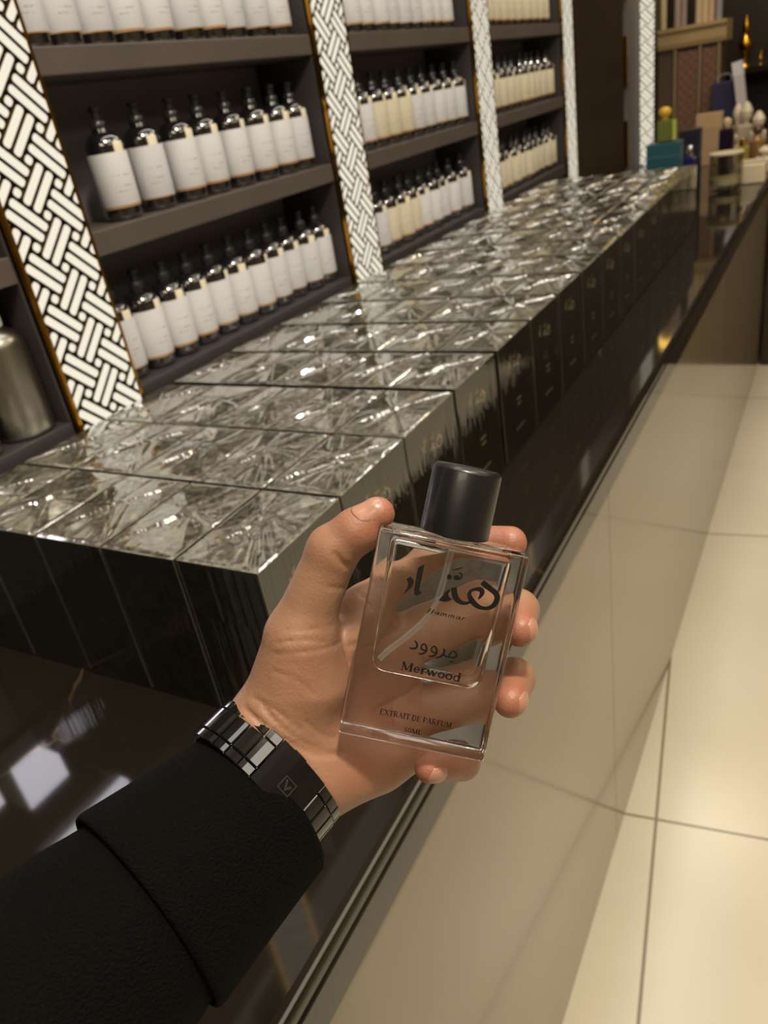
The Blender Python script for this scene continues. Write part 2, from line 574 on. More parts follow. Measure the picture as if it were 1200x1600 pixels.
def smooth_line(pts, n=6):
    """Catmull-Rom through points of any dimension"""
    P = np.array(pts, float)
    P = np.vstack([2 * P[0] - P[1], P, 2 * P[-1] - P[-2]])
    out = []
    for i in range(1, len(P) - 2):
        for k in range(n):
            t = k / n
            a, b, c, d = P[i - 1], P[i], P[i + 1], P[i + 2]
            out.append(0.5 * (2 * b + (c - a) * t + (2 * a - 5 * b + 4 * c - d) * t * t + (3 * b - a - 3 * c + d) * t ** 3))
    out.append(P[-2])
    return np.array(out)

def tag(o, label=None, cat=None, group=None, kind=None):
    if label: o['label'] = label
    if cat: o['category'] = cat
    if group: o['group'] = group
    if kind: o['kind'] = kind
    return o

def empty(name, loc, rz=0.0):
    o = bpy.data.objects.new(name, None)
    o.empty_display_size = 0.05
    o.location = loc
    o.rotation_euler = (0, 0, rz)
    COL.objects.link(o)
    return o

def dup(root, loc, rz=0.0):
    """copy of a thing with copies of its parts and sub-parts (sharing mesh data)"""
    r = root.copy(); COL.objects.link(r)
    r.location = loc; r.rotation_euler = (0, 0, rz)
    for ch in list(root.children):
        c = ch.copy(); COL.objects.link(c); c.parent = r
        for g in list(ch.children):
            d = g.copy(); COL.objects.link(d); d.parent = c
    return r

ORD = ['first', 'second', 'third', 'fourth', 'fifth', 'sixth', 'seventh', 'eighth', 'ninth', 'tenth', 'eleventh', 'twelfth',
       'thirteenth', 'fourteenth', 'fifteenth', 'sixteenth', 'seventeenth', 'eighteenth']

# ================================================================== the setting
def struct(name, mb, m, smooth=False):
    return tag(mb.build(name, m, smooth=smooth), kind='structure')

XW = -2.66 * U                # front plane of the shelving
CT = -1.53 * U + CAMZ         # counter top height
XE = -0.782 * U               # counter front edge
BT = -1.0 * U + CAMZ          # top of the boxes
YEND = 13.4 * U

b = MB(); b.box(-2.2, 4.6, -3.2, 8.2, -0.05, 0); struct('floor', b, MAT['floor'])
b = MB(); b.box(-2.2, 4.6, -3.2, 8.2, CEIL, CEIL + .05); struct('ceiling', b, MAT['ceiling'])
b = MB(); b.box(-1.40, -1.30, -3.2, 8.2, 0, CEIL); struct('wall_left', b, MAT['wall_dark'])
b = MB(); b.box(4.5, 4.6, -3.2, 8.2, 0, CEIL); struct('wall_right', b, MAT['wall_beige'])
b = MB(); b.box(-2.2, 4.6, -3.3, -3.2, 0, CEIL); struct('wall_back', b, MAT['wall_beige'])
b = MB(); b.box(-2.2, 4.6, 5.45, 5.55, 0, CEIL); struct('wall_front', b, MAT['wall_dark'])

# ------------------------------------------------------------------ the main counter
counter = empty('shop_counter', (-0.6, 2.0, 0))
tag(counter, 'long counter with black veined marble top and glossy beige front beside the tiled aisle', 'counter')
CL = Vector((-0.6, 2.0, 0))
def top_profile(x_back):
    pts = [(x_back, CT), (XE - .010, CT)]
    for k in range(1, 7):
        a = math.pi / 2 * (1 - k / 6)
        pts.append((XE - .010 + .010 * math.cos(a), CT - .010 + .010 * math.sin(a)))
    pts += [(XE, CT - .015), (XE - .004, CT - .0165), (XE - .004, CT - .0195), (XE + .001, CT - .021), (XE + .001, CT - .060), (x_back, CT - .060)]
    return pts
b = MB()
b.prism(top_profile(-1.26), lambda x, z, t: (x - CL.x, t - CL.y, z), -1.6, YEND)
b.build('marble_top', MAT['marble'], counter)
b = MB(); b.box(-1.24 - CL.x, -0.30 - CL.x, -1.58 - CL.y, YEND - .02 - CL.y, 0, CT - .06); b.build('counter_body', MAT['dark_gloss'], counter)
seams = [-1.58, 3.13 * U - 1.35, 3.13 * U, 3.13 * U + 1.35, 3.13 * U + 2.7, YEND - .02]
for y0, y1 in zip(seams[:-1], seams[1:]):
    b = MB(); b.box(-0.30 - CL.x, -0.2775 - CL.x, y0 + .0009 - CL.y, y1 - .0009 - CL.y, 0.002, CT - .0605, bev=.0008)
    b.build('front_panel', MAT['beige'], counter)

# the darker counter that closes the aisle at the far end
ret = empty('end_counter', (1.0, 11.42 * U + .3, 0))
tag(ret, 'dark glossy counter closing off the far end of the aisle', 'counter')
def rb(x0, x1, y0, y1, z0, z1): 
    q = MB(); q.box(x0 - 1.0, x1 - 1.0, y0 - ret.location.y, y1 - ret.location.y, z0, z1, bev=.003); return q
rb(-0.27, 3.4, 11.42 * U, 11.42 * U + .6, 0.0, CT - .06).build('dark_front', MAT['dark_gloss'], ret)
rb(-0.268, 3.42, 11.42 * U - .012, 11.42 * U + .62, CT - .06, CT).build('marble_top', MAT['marble'], ret)

# ------------------------------------------------------------------ shelving bays and lit lattice pilasters
SH = [-0.96, -0.30, 0.36, 1.02]            # shelf tops (measured units)
PIL = [(-0.37, 0.0), (1.96, 2.335), (4.285, 4.66), (6.61, 6.985), (9.03, 9.41)]
BAYS = [(0.0, 1.96), (2.335, 4.285), (4.66, 6.61), (6.985, 9.03)]
BAYWORD = ['nearest', 'second', 'third', 'fourth']
for (y0, y1), bw in zip(BAYS, BAYWORD):
    yc = (y0 + y1) / 2 * U
    base = empty('shelving_bay', (XW - .14, yc, CT))
    tag(base, f'dark open shelving bay, {bw} along the wall, holding bottles', 'shelving', 'shelving bays along the wall')
    ox, oy, oz = base.location
    hw = (y1 - y0) / 2 * U - .002
    q = MB(); q.box(-.02, -.002, -hw + .0041, hw - .0041, 0.001, 2.8 - oz); q.build('back_panel', MAT['shelf_back'], base)
    for s in (-1, 1):
        q = MB(); q.box(-.135, .136, s * hw - (0 if s < 0 else .004), s * hw + (.004 if s < 0 else 0), 0.001, 2.8 - oz); q.build('side_panel', MAT['shelf_side'], base)
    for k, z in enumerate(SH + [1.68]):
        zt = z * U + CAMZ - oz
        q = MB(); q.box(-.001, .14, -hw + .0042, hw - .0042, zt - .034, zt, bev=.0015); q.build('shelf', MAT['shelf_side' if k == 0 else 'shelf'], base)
    zt = SH[0] * U + CAMZ - oz - .034
    q = MB(); q.box(-.001, .132, -hw + .0042, hw - .0042, 0.001, zt - .0005); q.build('plinth', MAT['shelf_side'], base)

def clip_poly(poly, x0, x1, y0, y1):
    def cut(P, ax, v, keep_less):
        out = []
        for i in range(len(P)):
            a, c = P[i], P[(i + 1) % len(P)]
            ina = (a[ax] <= v) if keep_less else (a[ax] >= v)
            inc = (c[ax] <= v) if keep_less else (c[ax] >= v)
            if ina: out.append(a)
            if ina != inc:
                t = (v - a[ax]) / (c[ax] - a[ax])
                out.append((a[0] + (c[0] - a[0]) * t, a[1] + (c[1] - a[1]) * t))
        return out
    for ax, v, kl in ((0, x1, True), (0, x0, False), (1, y1, True), (1, y0, False)):
        if len(poly) < 3: return []
        poly = cut(poly, ax, v, kl)
    return poly if len(poly) >= 3 else []

def round_rect(u0, u1, v0, v1, r):
    out = []
    for cu, cv, a in ((u1 - r, v1 - r, 0), (u0 + r, v1 - r, 90), (u0 + r, v0 + r, 180), (u1 - r, v0 + r, 270)):
        for k in range(4):
            t = math.radians(a + 30 * k)
            out.append((cu + r * math.cos(t), cv + r * math.sin(t)))
    return out

def weave_cells(w, h, cell):
    """double-strand basket weave on the diagonal, clipped to a w x h panel"""
    cells = []
    g, r = cell * .15, cell * .24
    n = int((w + h) / cell / 3) + 3
    k = math.sqrt(.5)
    for i in range(-n, n):
        for j in range(-n, n):
            rects = []
            if (i + j) % 2 == 0:
                for s in (0, 1): rects.append((3 * i - 1, 3 * i + 3, 3 * j + s, 3 * j + s + 1))
            else:
                for s in (0, 1): rects.append((3 * i + s, 3 * i + s + 1, 3 * j - 1, 3 * j + 3))
            rects.append((3 * i + 2, 3 * i + 3, 3 * j + 2, 3 * j + 3))
            for u0, u1, v0, v1 in rects:
                cu, cv = (u0 + u1) / 2 * cell, (v0 + v1) / 2 * cell
                x, y = (cu - cv) * k, (cu + cv) * k
                if x < -3 * cell or x > w + 3 * cell or y < -3 * cell or y > h + 3 * cell: continue
                P = round_rect(u0 * cell + g, u1 * cell - g, v0 * cell + g, v1 * cell - g, r)
                P = [((u - v) * k, (u + v) * k) for u, v in P]
                P = clip_poly(P, .004, w - .004, .004, h - .004)
                if P: cells.append(P)
    return cells

PZ0, PZ1 = CT, 2.75
def pilaster(y0, y1, label):
    w, h = (y1 - y0) * U, PZ1 - PZ0
    root = empty('lattice_pilaster', (XW, (y0 + y1) / 2 * U, PZ0))
    tag(root, label, 'pilaster', 'lit lattice pilasters along the shelving wall')
    q = MB(); q.box(-.28, .002, -w / 2 + .001, w / 2 - .001, .001, h); q.build('metal_backing', MAT['bronze'], root)
    q = MB()
    for P in weave_cells(w, h, 0.0161):
        k0 = len(q.f)
        q.prism(P, lambda x, z, t: (t, x - w / 2, z), .002, .0066)
        for i in range(k0 + 2, len(q.f)): q.mi[i] = 1
    q.build('lattice_inlay', [MAT['inlay'], MAT['brass_side']], root)
    for s in (-1, 1):
        q = MB(); q.box(.0, .007, s * (w / 2 - .003) - .0028, s * (w / 2 - .003) + .0028, .001, h); q.build('edge_trim', MAT['gold'], root)
    return root
PL = ['lit white lattice pilaster nearest the photographer, before the metal bottles',
      'widest lit white lattice pilaster, between the metal bottles and the white-labelled rows',
      'gold-edged lit lattice pilaster between the second and third shelving bays',
      'lit lattice pilaster between the third and fourth shelving bays',
      'slim-looking lit lattice pilaster beside the dark fluted panel']
for (y0, y1), l in zip(PIL, PL): pilaster(y0, y1, l)

# dark fluted wall panel, grey post, and the last lattice column facing down the aisle
root = empty('fluted_panel', (XW, 10.57 * U, CT))
tag(root, 'tall dark brown fluted panel past the last shelving bay', 'wall panel')
q = MB(); hw = 1.15 * U
q.box(-.12, -.012, -hw, hw, .001, 1.8)
q.build('backing', MAT['wall_dark'], root)
q = MB()
for k in range(14):
    yk = -hw + (k + .5) * 2 * hw / 14
    q.lathe([(.024, .002), (.024, 1.8)], 12, (-.014, yk, 0))
q.build('fluted_slats', MAT['dark_gloss'], root, smooth=True, angle=40)
root = empty('grey_post', (XW - .02, 12.4 * U, CT))
tag(root, 'plain grey square post with gold edge beside the far lattice column', 'post')
q = MB(); q.box(-.08, .02, -.12, .12, .001, 1.8); q.build('post_body', pbr('grey_post', (104, 98, 96), .5), root)
q = MB()
for k in range(5): q.box(-.03, .024, -.165, -.135, .05 + .35 * k, .25 + .35 * k)
q.build('gold_inlay', MAT['gold'], root)
w, h = .075, 1.8
root = empty('lattice_column', (-2.61 * U, 13.0 * U, CT))
tag(root, 'bright narrow lattice column at the far end behind the teal box', 'pilaster')
q = MB(); q.box(-w / 2, w / 2, .0, .1, .001, h); q.build('metal_backing', MAT['bronze'], root)
q = MB()
for P in weave_cells(w, h, 0.0161): q.prism(P, lambda x, z, t: (x - w / 2, -t, z), 0, .003)
q.build('lattice_inlay', MAT['inlay'], root)

# ================================================================== bottles on the shelves
def bottle_proto():
    root = empty('labelled_bottle', (0, 0, 0))
    q = MB()
    prof = [(.0257, 0), (.0288, .003), (.0293, .008), (.0293, .098)] + [(.0118 + .0175 * math.cos(t), .098 + .025 * math.sin(t)) for t in np.linspace(.15, 1.5, 9)] + [(.0115, .130)]
    q.lathe(prof, 28); q.build('bottle_body', MAT['amber'], root, smooth=True, angle=50)
    q = MB()
    q.lathe([(.0118, .1245), (.0120, .1262), (.0118, .137), (.0105, .1385), (.0062, .1395), (.0060, .150), (.0085, .1515), (.0087, .156), (.0070, .158), (.002, .1585)], 20)
    q.build('pump_cap', MAT['cap_black'], root, smooth=True, angle=40)
    q = MB(); q.lathe([(0.02988, 0.018), (0.02997, .0182), (0.02997, .0948), (0.02988, .095)], 26, cap=False, a0=-2.0, a1=2.1)
    lab = q.build('paper_label', LABELS[0], root, smooth=True)
    q = MB(); q.lathe([(0.02979, .094), (0.02979, .1055), (0.02862, .109)], 6, cap=False, a0=.05, a1=.62)
    q.build('neck_tag', MAT['paper_tag'], root, smooth=True)
    return root
protoB = bottle_proto()
LABEL_MESH = []
src = [c for c in protoB.children if c.name.startswith('paper_label')][0]
for m in LABELS:
    me = src.data.copy(); me.materials.clear(); me.materials.append(m); LABEL_MESH.append(me)
first = [True]
SHW = {0: 'bottom', 1: 'middle', 2: 'top'}
def put_bottle(y, shelf, label, group, variant=0, turn=0.0, xo=0.0):
    loc = (-2.80 * U + xo, y, SH[shelf] * U + CAMZ + .0003)
    if first[0]:
        o = protoB; o.location = loc; o.rotation_euler = (0, 0, turn); first[0] = False
    else:
        o = dup(protoB, loc, turn)
    for c in o.children:
        if c.name.startswith('paper_label'): c.data = LABEL_MESH[variant]
    tag(o, label, 'bottle', group)
def spread(ys, lo, hi, gap=.0602):
    ys = list(ys)
    for _ in range(60):
        ys[0] = max(ys[0], lo + .0305); ys[-1] = min(ys[-1], hi - .0305)
        for i in range(len(ys) - 1):
            d = ys[i + 1] - ys[i]
            if d < gap:
                ys[i] -= (gap - d) / 2; ys[i + 1] += (gap - d) / 2
    return ys
ROWS = [  # bay, shelf, positions along the wall (measured units)
    (1, 2, [2.47, 2.64, 2.83, 3.02, 3.21, 3.40, 3.58, 3.76, 3.98, 4.17]),
    (1, 1, [2.69, 2.93, 3.16, 3.35, 3.57, 3.77, 3.97, 4.15]),
    (1, 0, [2.46, 2.63, 2.82, 3.00, 3.16, 3.34, 3.52, 3.68, 3.85, 4.01, 4.17]),
    (2, 2, [4.78, 4.97, 5.15, 5.34, 5.52, 5.70, 5.88, 6.05, 6.22, 6.40]),
    (2, 1, [4.78, 4.97, 5.16, 5.34, 5.54, 5.74, 5.93, 6.13, 6.32, 6.50]),
    (2, 0, [4.77, 4.95, 5.12, 5.30, 5.48, 5.65, 5.83, 6.01, 6.20, 6.45]),
    (3, 2, [7.10 + .196 * k for k in range(10)]),
    (3, 1, [7.10 + .196 * k for k in range(10)]),
    (3, 0, [7.10 + .196 * k for k in range(10)]),
    (0, 2, [1.24, 1.44, 1.64, 1.84]),
    (0, 1, [1.40, 1.58]),
]
for bay, shelf, ys in ROWS:
    ys = spread([v * U for v in ys], BAYS[bay][0] * U + .006, BAYS[bay][1] * U - .006)
    for i, y in enumerate(ys):
        var = 1 if (bay == 2 and shelf < 2 and i in (2, 3, 4)) else (1 if bay == 3 else (2 if random.random() < .35 else 0))
        put_bottle(y, shelf, f'dark bottle with white label, {ORD[i]} from the left on {SHW[shelf]} shelf, {BAYWORD[bay]} bay',
                   f'labelled bottles on the {SHW[shelf]} shelf of the {BAYWORD[bay]} bay', var, random.uniform(-.62, .05), random.uniform(-.004, .004))

# plain aluminium bottles in the nearest bay
def metal_bottle():
    root = empty('aluminium_bottle', (0, 0, 0))
    q = MB()
    q.lathe([(.036, 0), (.0395, .003), (.040, .007), (.040, .120), (.0392, .128), (.035, .137), (.026, .145), (.020, .149), (.019, .153)], 32)
    q.build('bottle_body', MAT['alu'], root, smooth=True, angle=50)
    q = MB()
    q.lathe([(.0215, .1495), (.022, .151), (.022, .174), (.0205, .1765), (.004, .177)], 28)
    q.build('screw_cap', MAT['white_cap'], root, smooth=True, angle=40)
    return root
mbp = metal_bottle()
zs = SH[0] * U + CAMZ + .0003
for i, (y, lab) in enumerate([(1.824, 'aluminium bottle with white screw cap beside the widest lattice pilaster'),
                              (1.565, 'aluminium bottle with white screw cap, second from the widest lattice pilaster'),
                              ]):
    loc = (-2.785 * U, y * U, zs)
    o = mbp if i == 0 else dup(mbp, loc)
    o.location = loc
    tag(o, lab, 'bottle', 'aluminium bottles in the nearest bay')

# small backlit display blocks in the nearest bay, mirrored in the marble
for yu, hy, zz, hh, lab in ((1.24, .10, SH[0], .095, 'lit white display block on the bottom shelf, mirrored in the marble'),
                            (1.00, .06, SH[0], .050, 'low lit white display block beside the taller one, mirrored in the marble')):
    root = empty('display_block', (-2.78 * U, yu * U, zz * U + CAMZ + .0003))
    tag(root, lab, 'display block')
    q = MB(); q.box(-.03, .018, -hy * U - .003, hy * U + .003, 0, hh + .006, bev=.0015); q.build('block_body', MAT['white_cap'], root)
    q = MB(); q.box(.0182, .0215, -hy * U, hy * U, .003, hh + .003, bev=.001); q.build('lit_face', MAT['lit_face'], root)

zs = SH[1] * U + CAMZ - .034
root = empty('strip_light', (XW - .012, 1.315 * U, zs))
tag(root, 'lit white strip light under the middle shelf, mirrored in the marble beside the sleeve', 'strip light')
q = MB(); q.box(-.012, .0075, -.086, .086, -.034, -.0004, bev=.001); q.build('strip_housing', MAT['white_cap'], root)
q = MB(); q.box(.0077, .0105, -.082, .082, -.032, -.002, bev=.0008); q.build('lit_face', MAT['lit_face'], root)

# ================================================================== the wrapped perfume boxes
BW, BD, BH = .1402, .0956, BT - CT           # along the counter, across it, height
def crinkle_top(seed):
    """taut film over the lid: folded envelope triangles, pulled creases"""
    r = np.random.default_rng(seed)
    nx, ny = 62, 88
    a, c = BD / 2 + .0006, BW / 2 + .0006
    xs, ys = np.linspace(-a, a, nx), np.linspace(-c, c, ny)
    X, Y = np.meshgrid(xs, ys, indexing='ij')
    u, v = X / a, Y / c
    H = np.zeros_like(X)
    tri_y = np.abs(v) > np.abs(u)
    masks = [tri_y & (v > 0), tri_y & (v <= 0), ~tri_y & (u > 0), ~tri_y & (u <= 0)]
    def crease(x0, y0, x1, y1, amp, wd):
        dx, dy = x1 - x0, y1 - y0
        L2 = dx * dx + dy * dy + 1e-12
        t = ((X - x0) * dx + (Y - y0) * dy) / L2
        tc = np.clip(t, 0, 1)
        dd = np.hypot(X - x0 - tc * dx, Y - y0 - tc * dy)
        return amp * np.exp(-(dd / wd) ** 2)
    for mk, (ex, ey) in zip(masks, (((-1, 1), (1, 1)), ((-1, -1), (1, -1)), ((1, 1), (1, -1)), ((-1, 1), (-1, -1)))):
        pts = (np.array(ex), np.array(ey)) if ex[0] != ex[1] or True else None
        T = np.zeros_like(H)
        apex = np.array([r.normal(0, .12), r.normal(0, .12)])
        fan = [apex, pts[0] * .98, pts[1] * .98]
        for k in range(17):
            s0 = fan[r.choice(3, p=[.5, .25, .25])] + r.normal(0, .05, 2)
            w_ = r.uniform(0, 1)
            s1 = pts[0] * (1 - w_) + pts[1] * w_ if r.random() < .75 else apex + r.normal(0, .3, 2)
            T += crease(s0[0] * a, s0[1] * c, s1[0] * a, s1[1] * c, r.uniform(-.0009, .0009), r.uniform(.0013, .0042))
        H += np.where(mk, T, 0)
    pk = r.uniform(.0030, .0058)
    H += pk * np.minimum(1 - np.abs(u), 1 - np.abs(v)) * np.where(tri_y, np.where(v > 0, 1.0, .45), np.where(u > 0, .7, 1.2))
    edge = np.minimum(1, np.minimum(1 - np.abs(u), 1 - np.abs(v)) / .06)
    Z = BH + .0012 + (H + .0009) * edge
    V = np.stack([X, Y, Z], -1).reshape(-1, 3)
    idx = np.arange(nx * ny).reshape(nx, ny)
    Fq = [(idx[i, j], idx[i + 1, j], idx[i + 1, j + 1], idx[i, j + 1]) for i in range(nx - 1) for j in range(ny - 1)]
    return V, Fq, idx
FILM = []
for s in range(5):
    V, Fq, idx = crinkle_top(100 + s)
    q = MB(); q.add(V, Fq, 0)
    rim = list(idx[:, 0]) + list(idx[-1, 1:]) + list(idx[::-1, -1][1:]) + list(idx[0, ::-1][1:-1])
    top = [tuple(V[i]) for i in rim]
    n = len(rim)
    levels = [BH - .004, BH * .66, BH * .33, .002]
    ring = top
    r2 = np.random.default_rng(300 + s)
    for z in levels:
        nxt = [(p[0] + r2.normal(0, .00012), p[1] + r2.normal(0, .00012), z) for p in top]
        q.add(ring + nxt, [(i, (i + 1) % n, n + (i + 1) % n, n + i) for i in range(n)], 1)
        ring = nxt
    o = q.build('film_wrap', [MAT['film_top'], MAT['film_side']], None, smooth=True, angle=35)
    FILM.append(o.data)
    bpy.data.objects.remove(o)
q = MB(); q.box(-BD / 2, BD / 2, -BW / 2, BW / 2, .0005, BH, bev=.0007)
ctmp = q.build('carton', MAT['carton']); CARTON = ctmp.data; bpy.data.objects.remove(ctmp)

# the shop's calligraphy, drawn once; units: 1 = width of the word
def callig():
    """(kind, points) in a 1200 x 500 drawing space, y up"""
    S = []
    S.append(('poly', [(302, -68), (240, -98), (226, -125), (205, -250), (188, -372), (192, -402), (222, -420), (275, -390), (262, -368), (250, -370), (250, -330), (275, -210)]))
    S.append(('poly', [(150, -203), (104, -232), (118, -262), (125, -285), (114, -330), (100, -355), (70, -398), (112, -372), (150, -335), (172, -305), (183, -275), (180, -240)]))
    S.append(('poly', [(572 + 28 * math.cos(t), -207 + 30 * math.sin(t)) for t in np.linspace(0, 2 * math.pi, 14)[:-1]]))
    S.append(('poly', [(650 + 34 * math.cos(t), -214 + 30 * math.sin(t)) for t in np.linspace(0, 2 * math.pi, 14)[:-1]]))
    S.append(('line', [(640, -225, 20), (670, -232, 22), (700, -215, 22), (708, -185, 22), (690, -165, 16), (672, -175, 8)]))
    S.append(('line', [(615, -132, 6), (660, -120, 16), (718, -105, 8)]))
    S.append(('poly', [(588, -340), (545, -362), (520, -390), (480, -440), (455, -470), (520, -487), (575, -475), (608, -455), (572, -430), (562, -400), (575, -370)]))
    S.append(('line', [(622, -325, 62), (628, -380, 64), (645, -440, 66), (690, -485, 52), (750, -500, 36), (830, -480, 20)]))
    S.append(('line', [(930, -262, 60), (970, -300, 66), (1030, -345, 62), (1080, -390, 62), (1096, -445, 64), (1065, -515, 56), (1010, -550, 44), (950, -555, 40), (880, -530, 54), (820, -470, 62), (792, -410, 46), (805, -365, 34), (850, -345, 34), (905, -345, 54), (930, -370, 56), (920, -410, 42), (890, -455, 12)]))
    return S
CALLIG = callig()
def put_callig(mb, place, t0, t1, mi=0):
    for kind, pts in CALLIG:
        if kind == 'poly': mb.prism(pts, place, t0, t1, mi)
        else: mb.ribbon(smooth_line(pts, 4), place, t0, t1, mi)

# lettering on the box fronts: the word high up, two short lines lower down
q = MB()
k = .060 / 1060
put_callig(q, lambda x, y, t: (BD / 2 + t, (x - 600) * k - .004, BH - .036 + (y + 310) * k), .0001, .00025)
for (y0, y1, z) in ((-.006, .014, .083), (-.004, .012, .074), (-.018, .022, .036)):
    q.box(BD / 2 + .0001, BD / 2 + .00025, y0, y1, z, z + .0026)
ltmp = q.build('front_lettering', MAT['print_gold']); LETTER = ltmp.data; bpy.data.objects.remove(ltmp)

ROWN = 16
COLW = ['aisle-side', 'second', 'middle', 'fourth', 'wall-side']
for i in range(ROWN):
    yc = (2.485 + (8.15 - 2.485) * (i - 3 + .5) / (ROWN - 3)) * U
    if i < 3: yc = ((1.22 + .418 * i) + .2092) * U
    for j in range(5):
        xc = -1.19 * U - .0485 - j * .0998
        jx, jy, jr = random.uniform(-.0006, .0006), random.uniform(-.0008, .0008), random.uniform(-.006, .006)
        root = empty('perfume_box', (xc + jx, yc + jy, CT + .0004), jr)
        tag(root, f'black film-wrapped perfume box, {ORD[i]} row from the near end, {COLW[j]} column', 'perfume box', 'black perfume boxes set out on the counter')
        for nm, me in (('carton', CARTON), ('film_wrap', FILM[(i * 3 + j * 2 + (i // 5)) % 5])) + ((('front_lettering', LETTER),) if j == 0 else ()):
            c = bpy.data.objects.new(nm, me); COL.objects.link(c); c.parent = root

# ================================================================== things at the far end
def simple(name, label, cat, loc, parts, group=None, rz=0.0):
    root = empty(name, loc, rz)
    tag(root, label, cat, group)
    for pn, mb, m, sm in parts:
        mb.build(pn, m, root, smooth=sm, angle=45 if sm else None)
    return root
def BX(x, y, z0, z1, bev=.002, dx=0, dy=0):
    q = MB(); q.box(dx - x / 2, dx + x / 2, dy - y / 2, dy + y / 2, z0, z1, bev=bev); return q
def LT(prof, n=20, dx=0, dy=0):
    q = MB(); q.lathe(prof, n, (dx, dy, 0)); return q
def at(xu, yu, zu=-1.53, lift=.0005):
    x, y, z = W(xu, yu, zu); return (x, y, z + lift)

C = lambda n, rgb, r=.4, **k: pbr(n, rgb, r, **k)
simple('teal_gift_box', 'teal gift box behind the far end of the black boxes', 'gift box', at(-1.62, 8.95),
       [('carton', BX(.115, .07, 0, .236), C('teal_card', (38, 82, 92)), False), ('lid_band', BX(.117, .072, .19, .1945, .0003), C('teal_line', (60, 108, 116)), False)])
simple('green_perfume_bottle', 'yellow-green perfume bottle with round yellow cap standing on the teal box', 'perfume bottle', at(-1.60, 8.95, -.852, .0),
       [('glass_body', BX(.066, .035, .0007, .072, .006), C('green_glass', (96, 104, 40), .08, coat=.5), False),
        ('glass_edge', BX(.012, .037, .004, .068, .003, .026), C('lime_glass', (176, 186, 92), .1), False),
        ('round_cap', LT([(.010, .0725), (.011, .080), (.019, .086), (.022, .096), (.019, .106), (.008, .112)], 18, -.008), C('yellow_cap', (206, 160, 40), .35), True)])
simple('navy_gift_box', 'dark navy box between the teal box and the tan box', 'gift box', at(-1.50, 9.75),
       [('carton', BX(.075, .06, 0, .245), C('navy_card', (28, 26, 40)), False), ('lid_band', BX(.077, .062, .18, .184, .0003), C('navy_line', (52, 50, 76)), False)])
simple('blue_perfume_bottle', 'small blue perfume bottle with silver cap before the navy box', 'perfume bottle', at(-1.44, 9.35),
       [('glass_body', BX(.04, .03, 0, .165, .006), C('blue_glass', (40, 38, 92), .08, coat=.5), False),
        ('silver_cap', LT([(.011, .1655), (.012, .168), (.012, .200), (.009, .203)], 16), C('silver', (190, 186, 180), .2, metal=1.0), True)])
simple('tan_gift_box', 'tall plain tan box right of the navy box', 'gift box', at(-1.66, 12.35),
       [('carton', BX(.112, .06, 0, .225), C('tan_card', (176, 146, 112), .5), False), ('lid_edge', BX(.114, .062, .16, .2255, .001), C('tan_lid', (190, 158, 116), .5), False)])
simple('glass_tumbler', 'clear glass candle jar with cream rim at the counter edge', 'jar', at(-1.17, 10.1),
       [('glass_wall', LT([(.052, 0), (.060, .004), (.062, .012), (.062, .128), (.0595, .130), (.0585, .125), (.0585, .022), (.050, .018), (.01, .017)], 32), MAT['thin'], True),
        ('wax_fill', LT([(.05, .0195), (.0575, .021), (.0575, .045), (.004, .046)], 28), C('pale_wax', (206, 190, 156), .5), True),
        ('rim', LT([(.0585, .1305), (.0635, .131), (.0635, .136), (.0585, .1365)], 32), C('cream_rim', (214, 200, 166), .4), True)])
simple('white_dish', 'square cream ceramic dish at the right edge of the far counter', 'dish', at(-.94, 10.45),
       [('bowl', BX(.108, .10, 0, .074, .006), C('cream_ceramic', (216, 200, 168), .3), False),
        ('stone_fill', BX(.092, .084, .0745, .082, .003), C('pale_stones', (190, 176, 150), .6, bump=.8, bscale=60), False)])
simple('olive_perfume_bottle', 'olive-yellow perfume bottle with gold cap behind the glass jar', 'perfume bottle', at(-1.10, 11.0),
       [('glass_body', BX(.05, .03, 0, .115, .005), C('olive_glass', (150, 134, 48), .1, coat=.5), False),
        ('gold_cap', LT([(.012, .1155), (.014, .118), (.014, .142), (.010, .145)], 16), MAT['gold'], True)])
simple('purple_perfume_bottle', 'dark purple perfume bottle with cream stopper behind the glass jar', 'perfume bottle', at(-1.33, 11.4),
       [('glass_body', BX(.062, .04, 0, .18, .006), C('purple_glass', (40, 24, 40), .08, coat=.5), False),
        ('stopper', LT([(.010, .1805), (.012, .187), (.020, .20), (.016, .216), (.005, .222)], 16), C('cream_stopper', (212, 190, 140), .3), True)])
simple('amber_perfume_bottle', 'amber perfume bottle with brown cap near the cream dish', 'perfume bottle', at(-1.02, 11.9),
       [('glass_body', LT([(.03, 0), (.034, .004), (.034, .10), (.014, .118), (.012, .124)], 20), C('amber_clear', (150, 110, 66), .1, coat=.5), True),
        ('ball_cap', LT([(.012, .1245), (.022, .135), (.024, .147), (.016, .160), (.004, .164)], 16), C('brown_cap', (96, 70, 46), .3), True)])
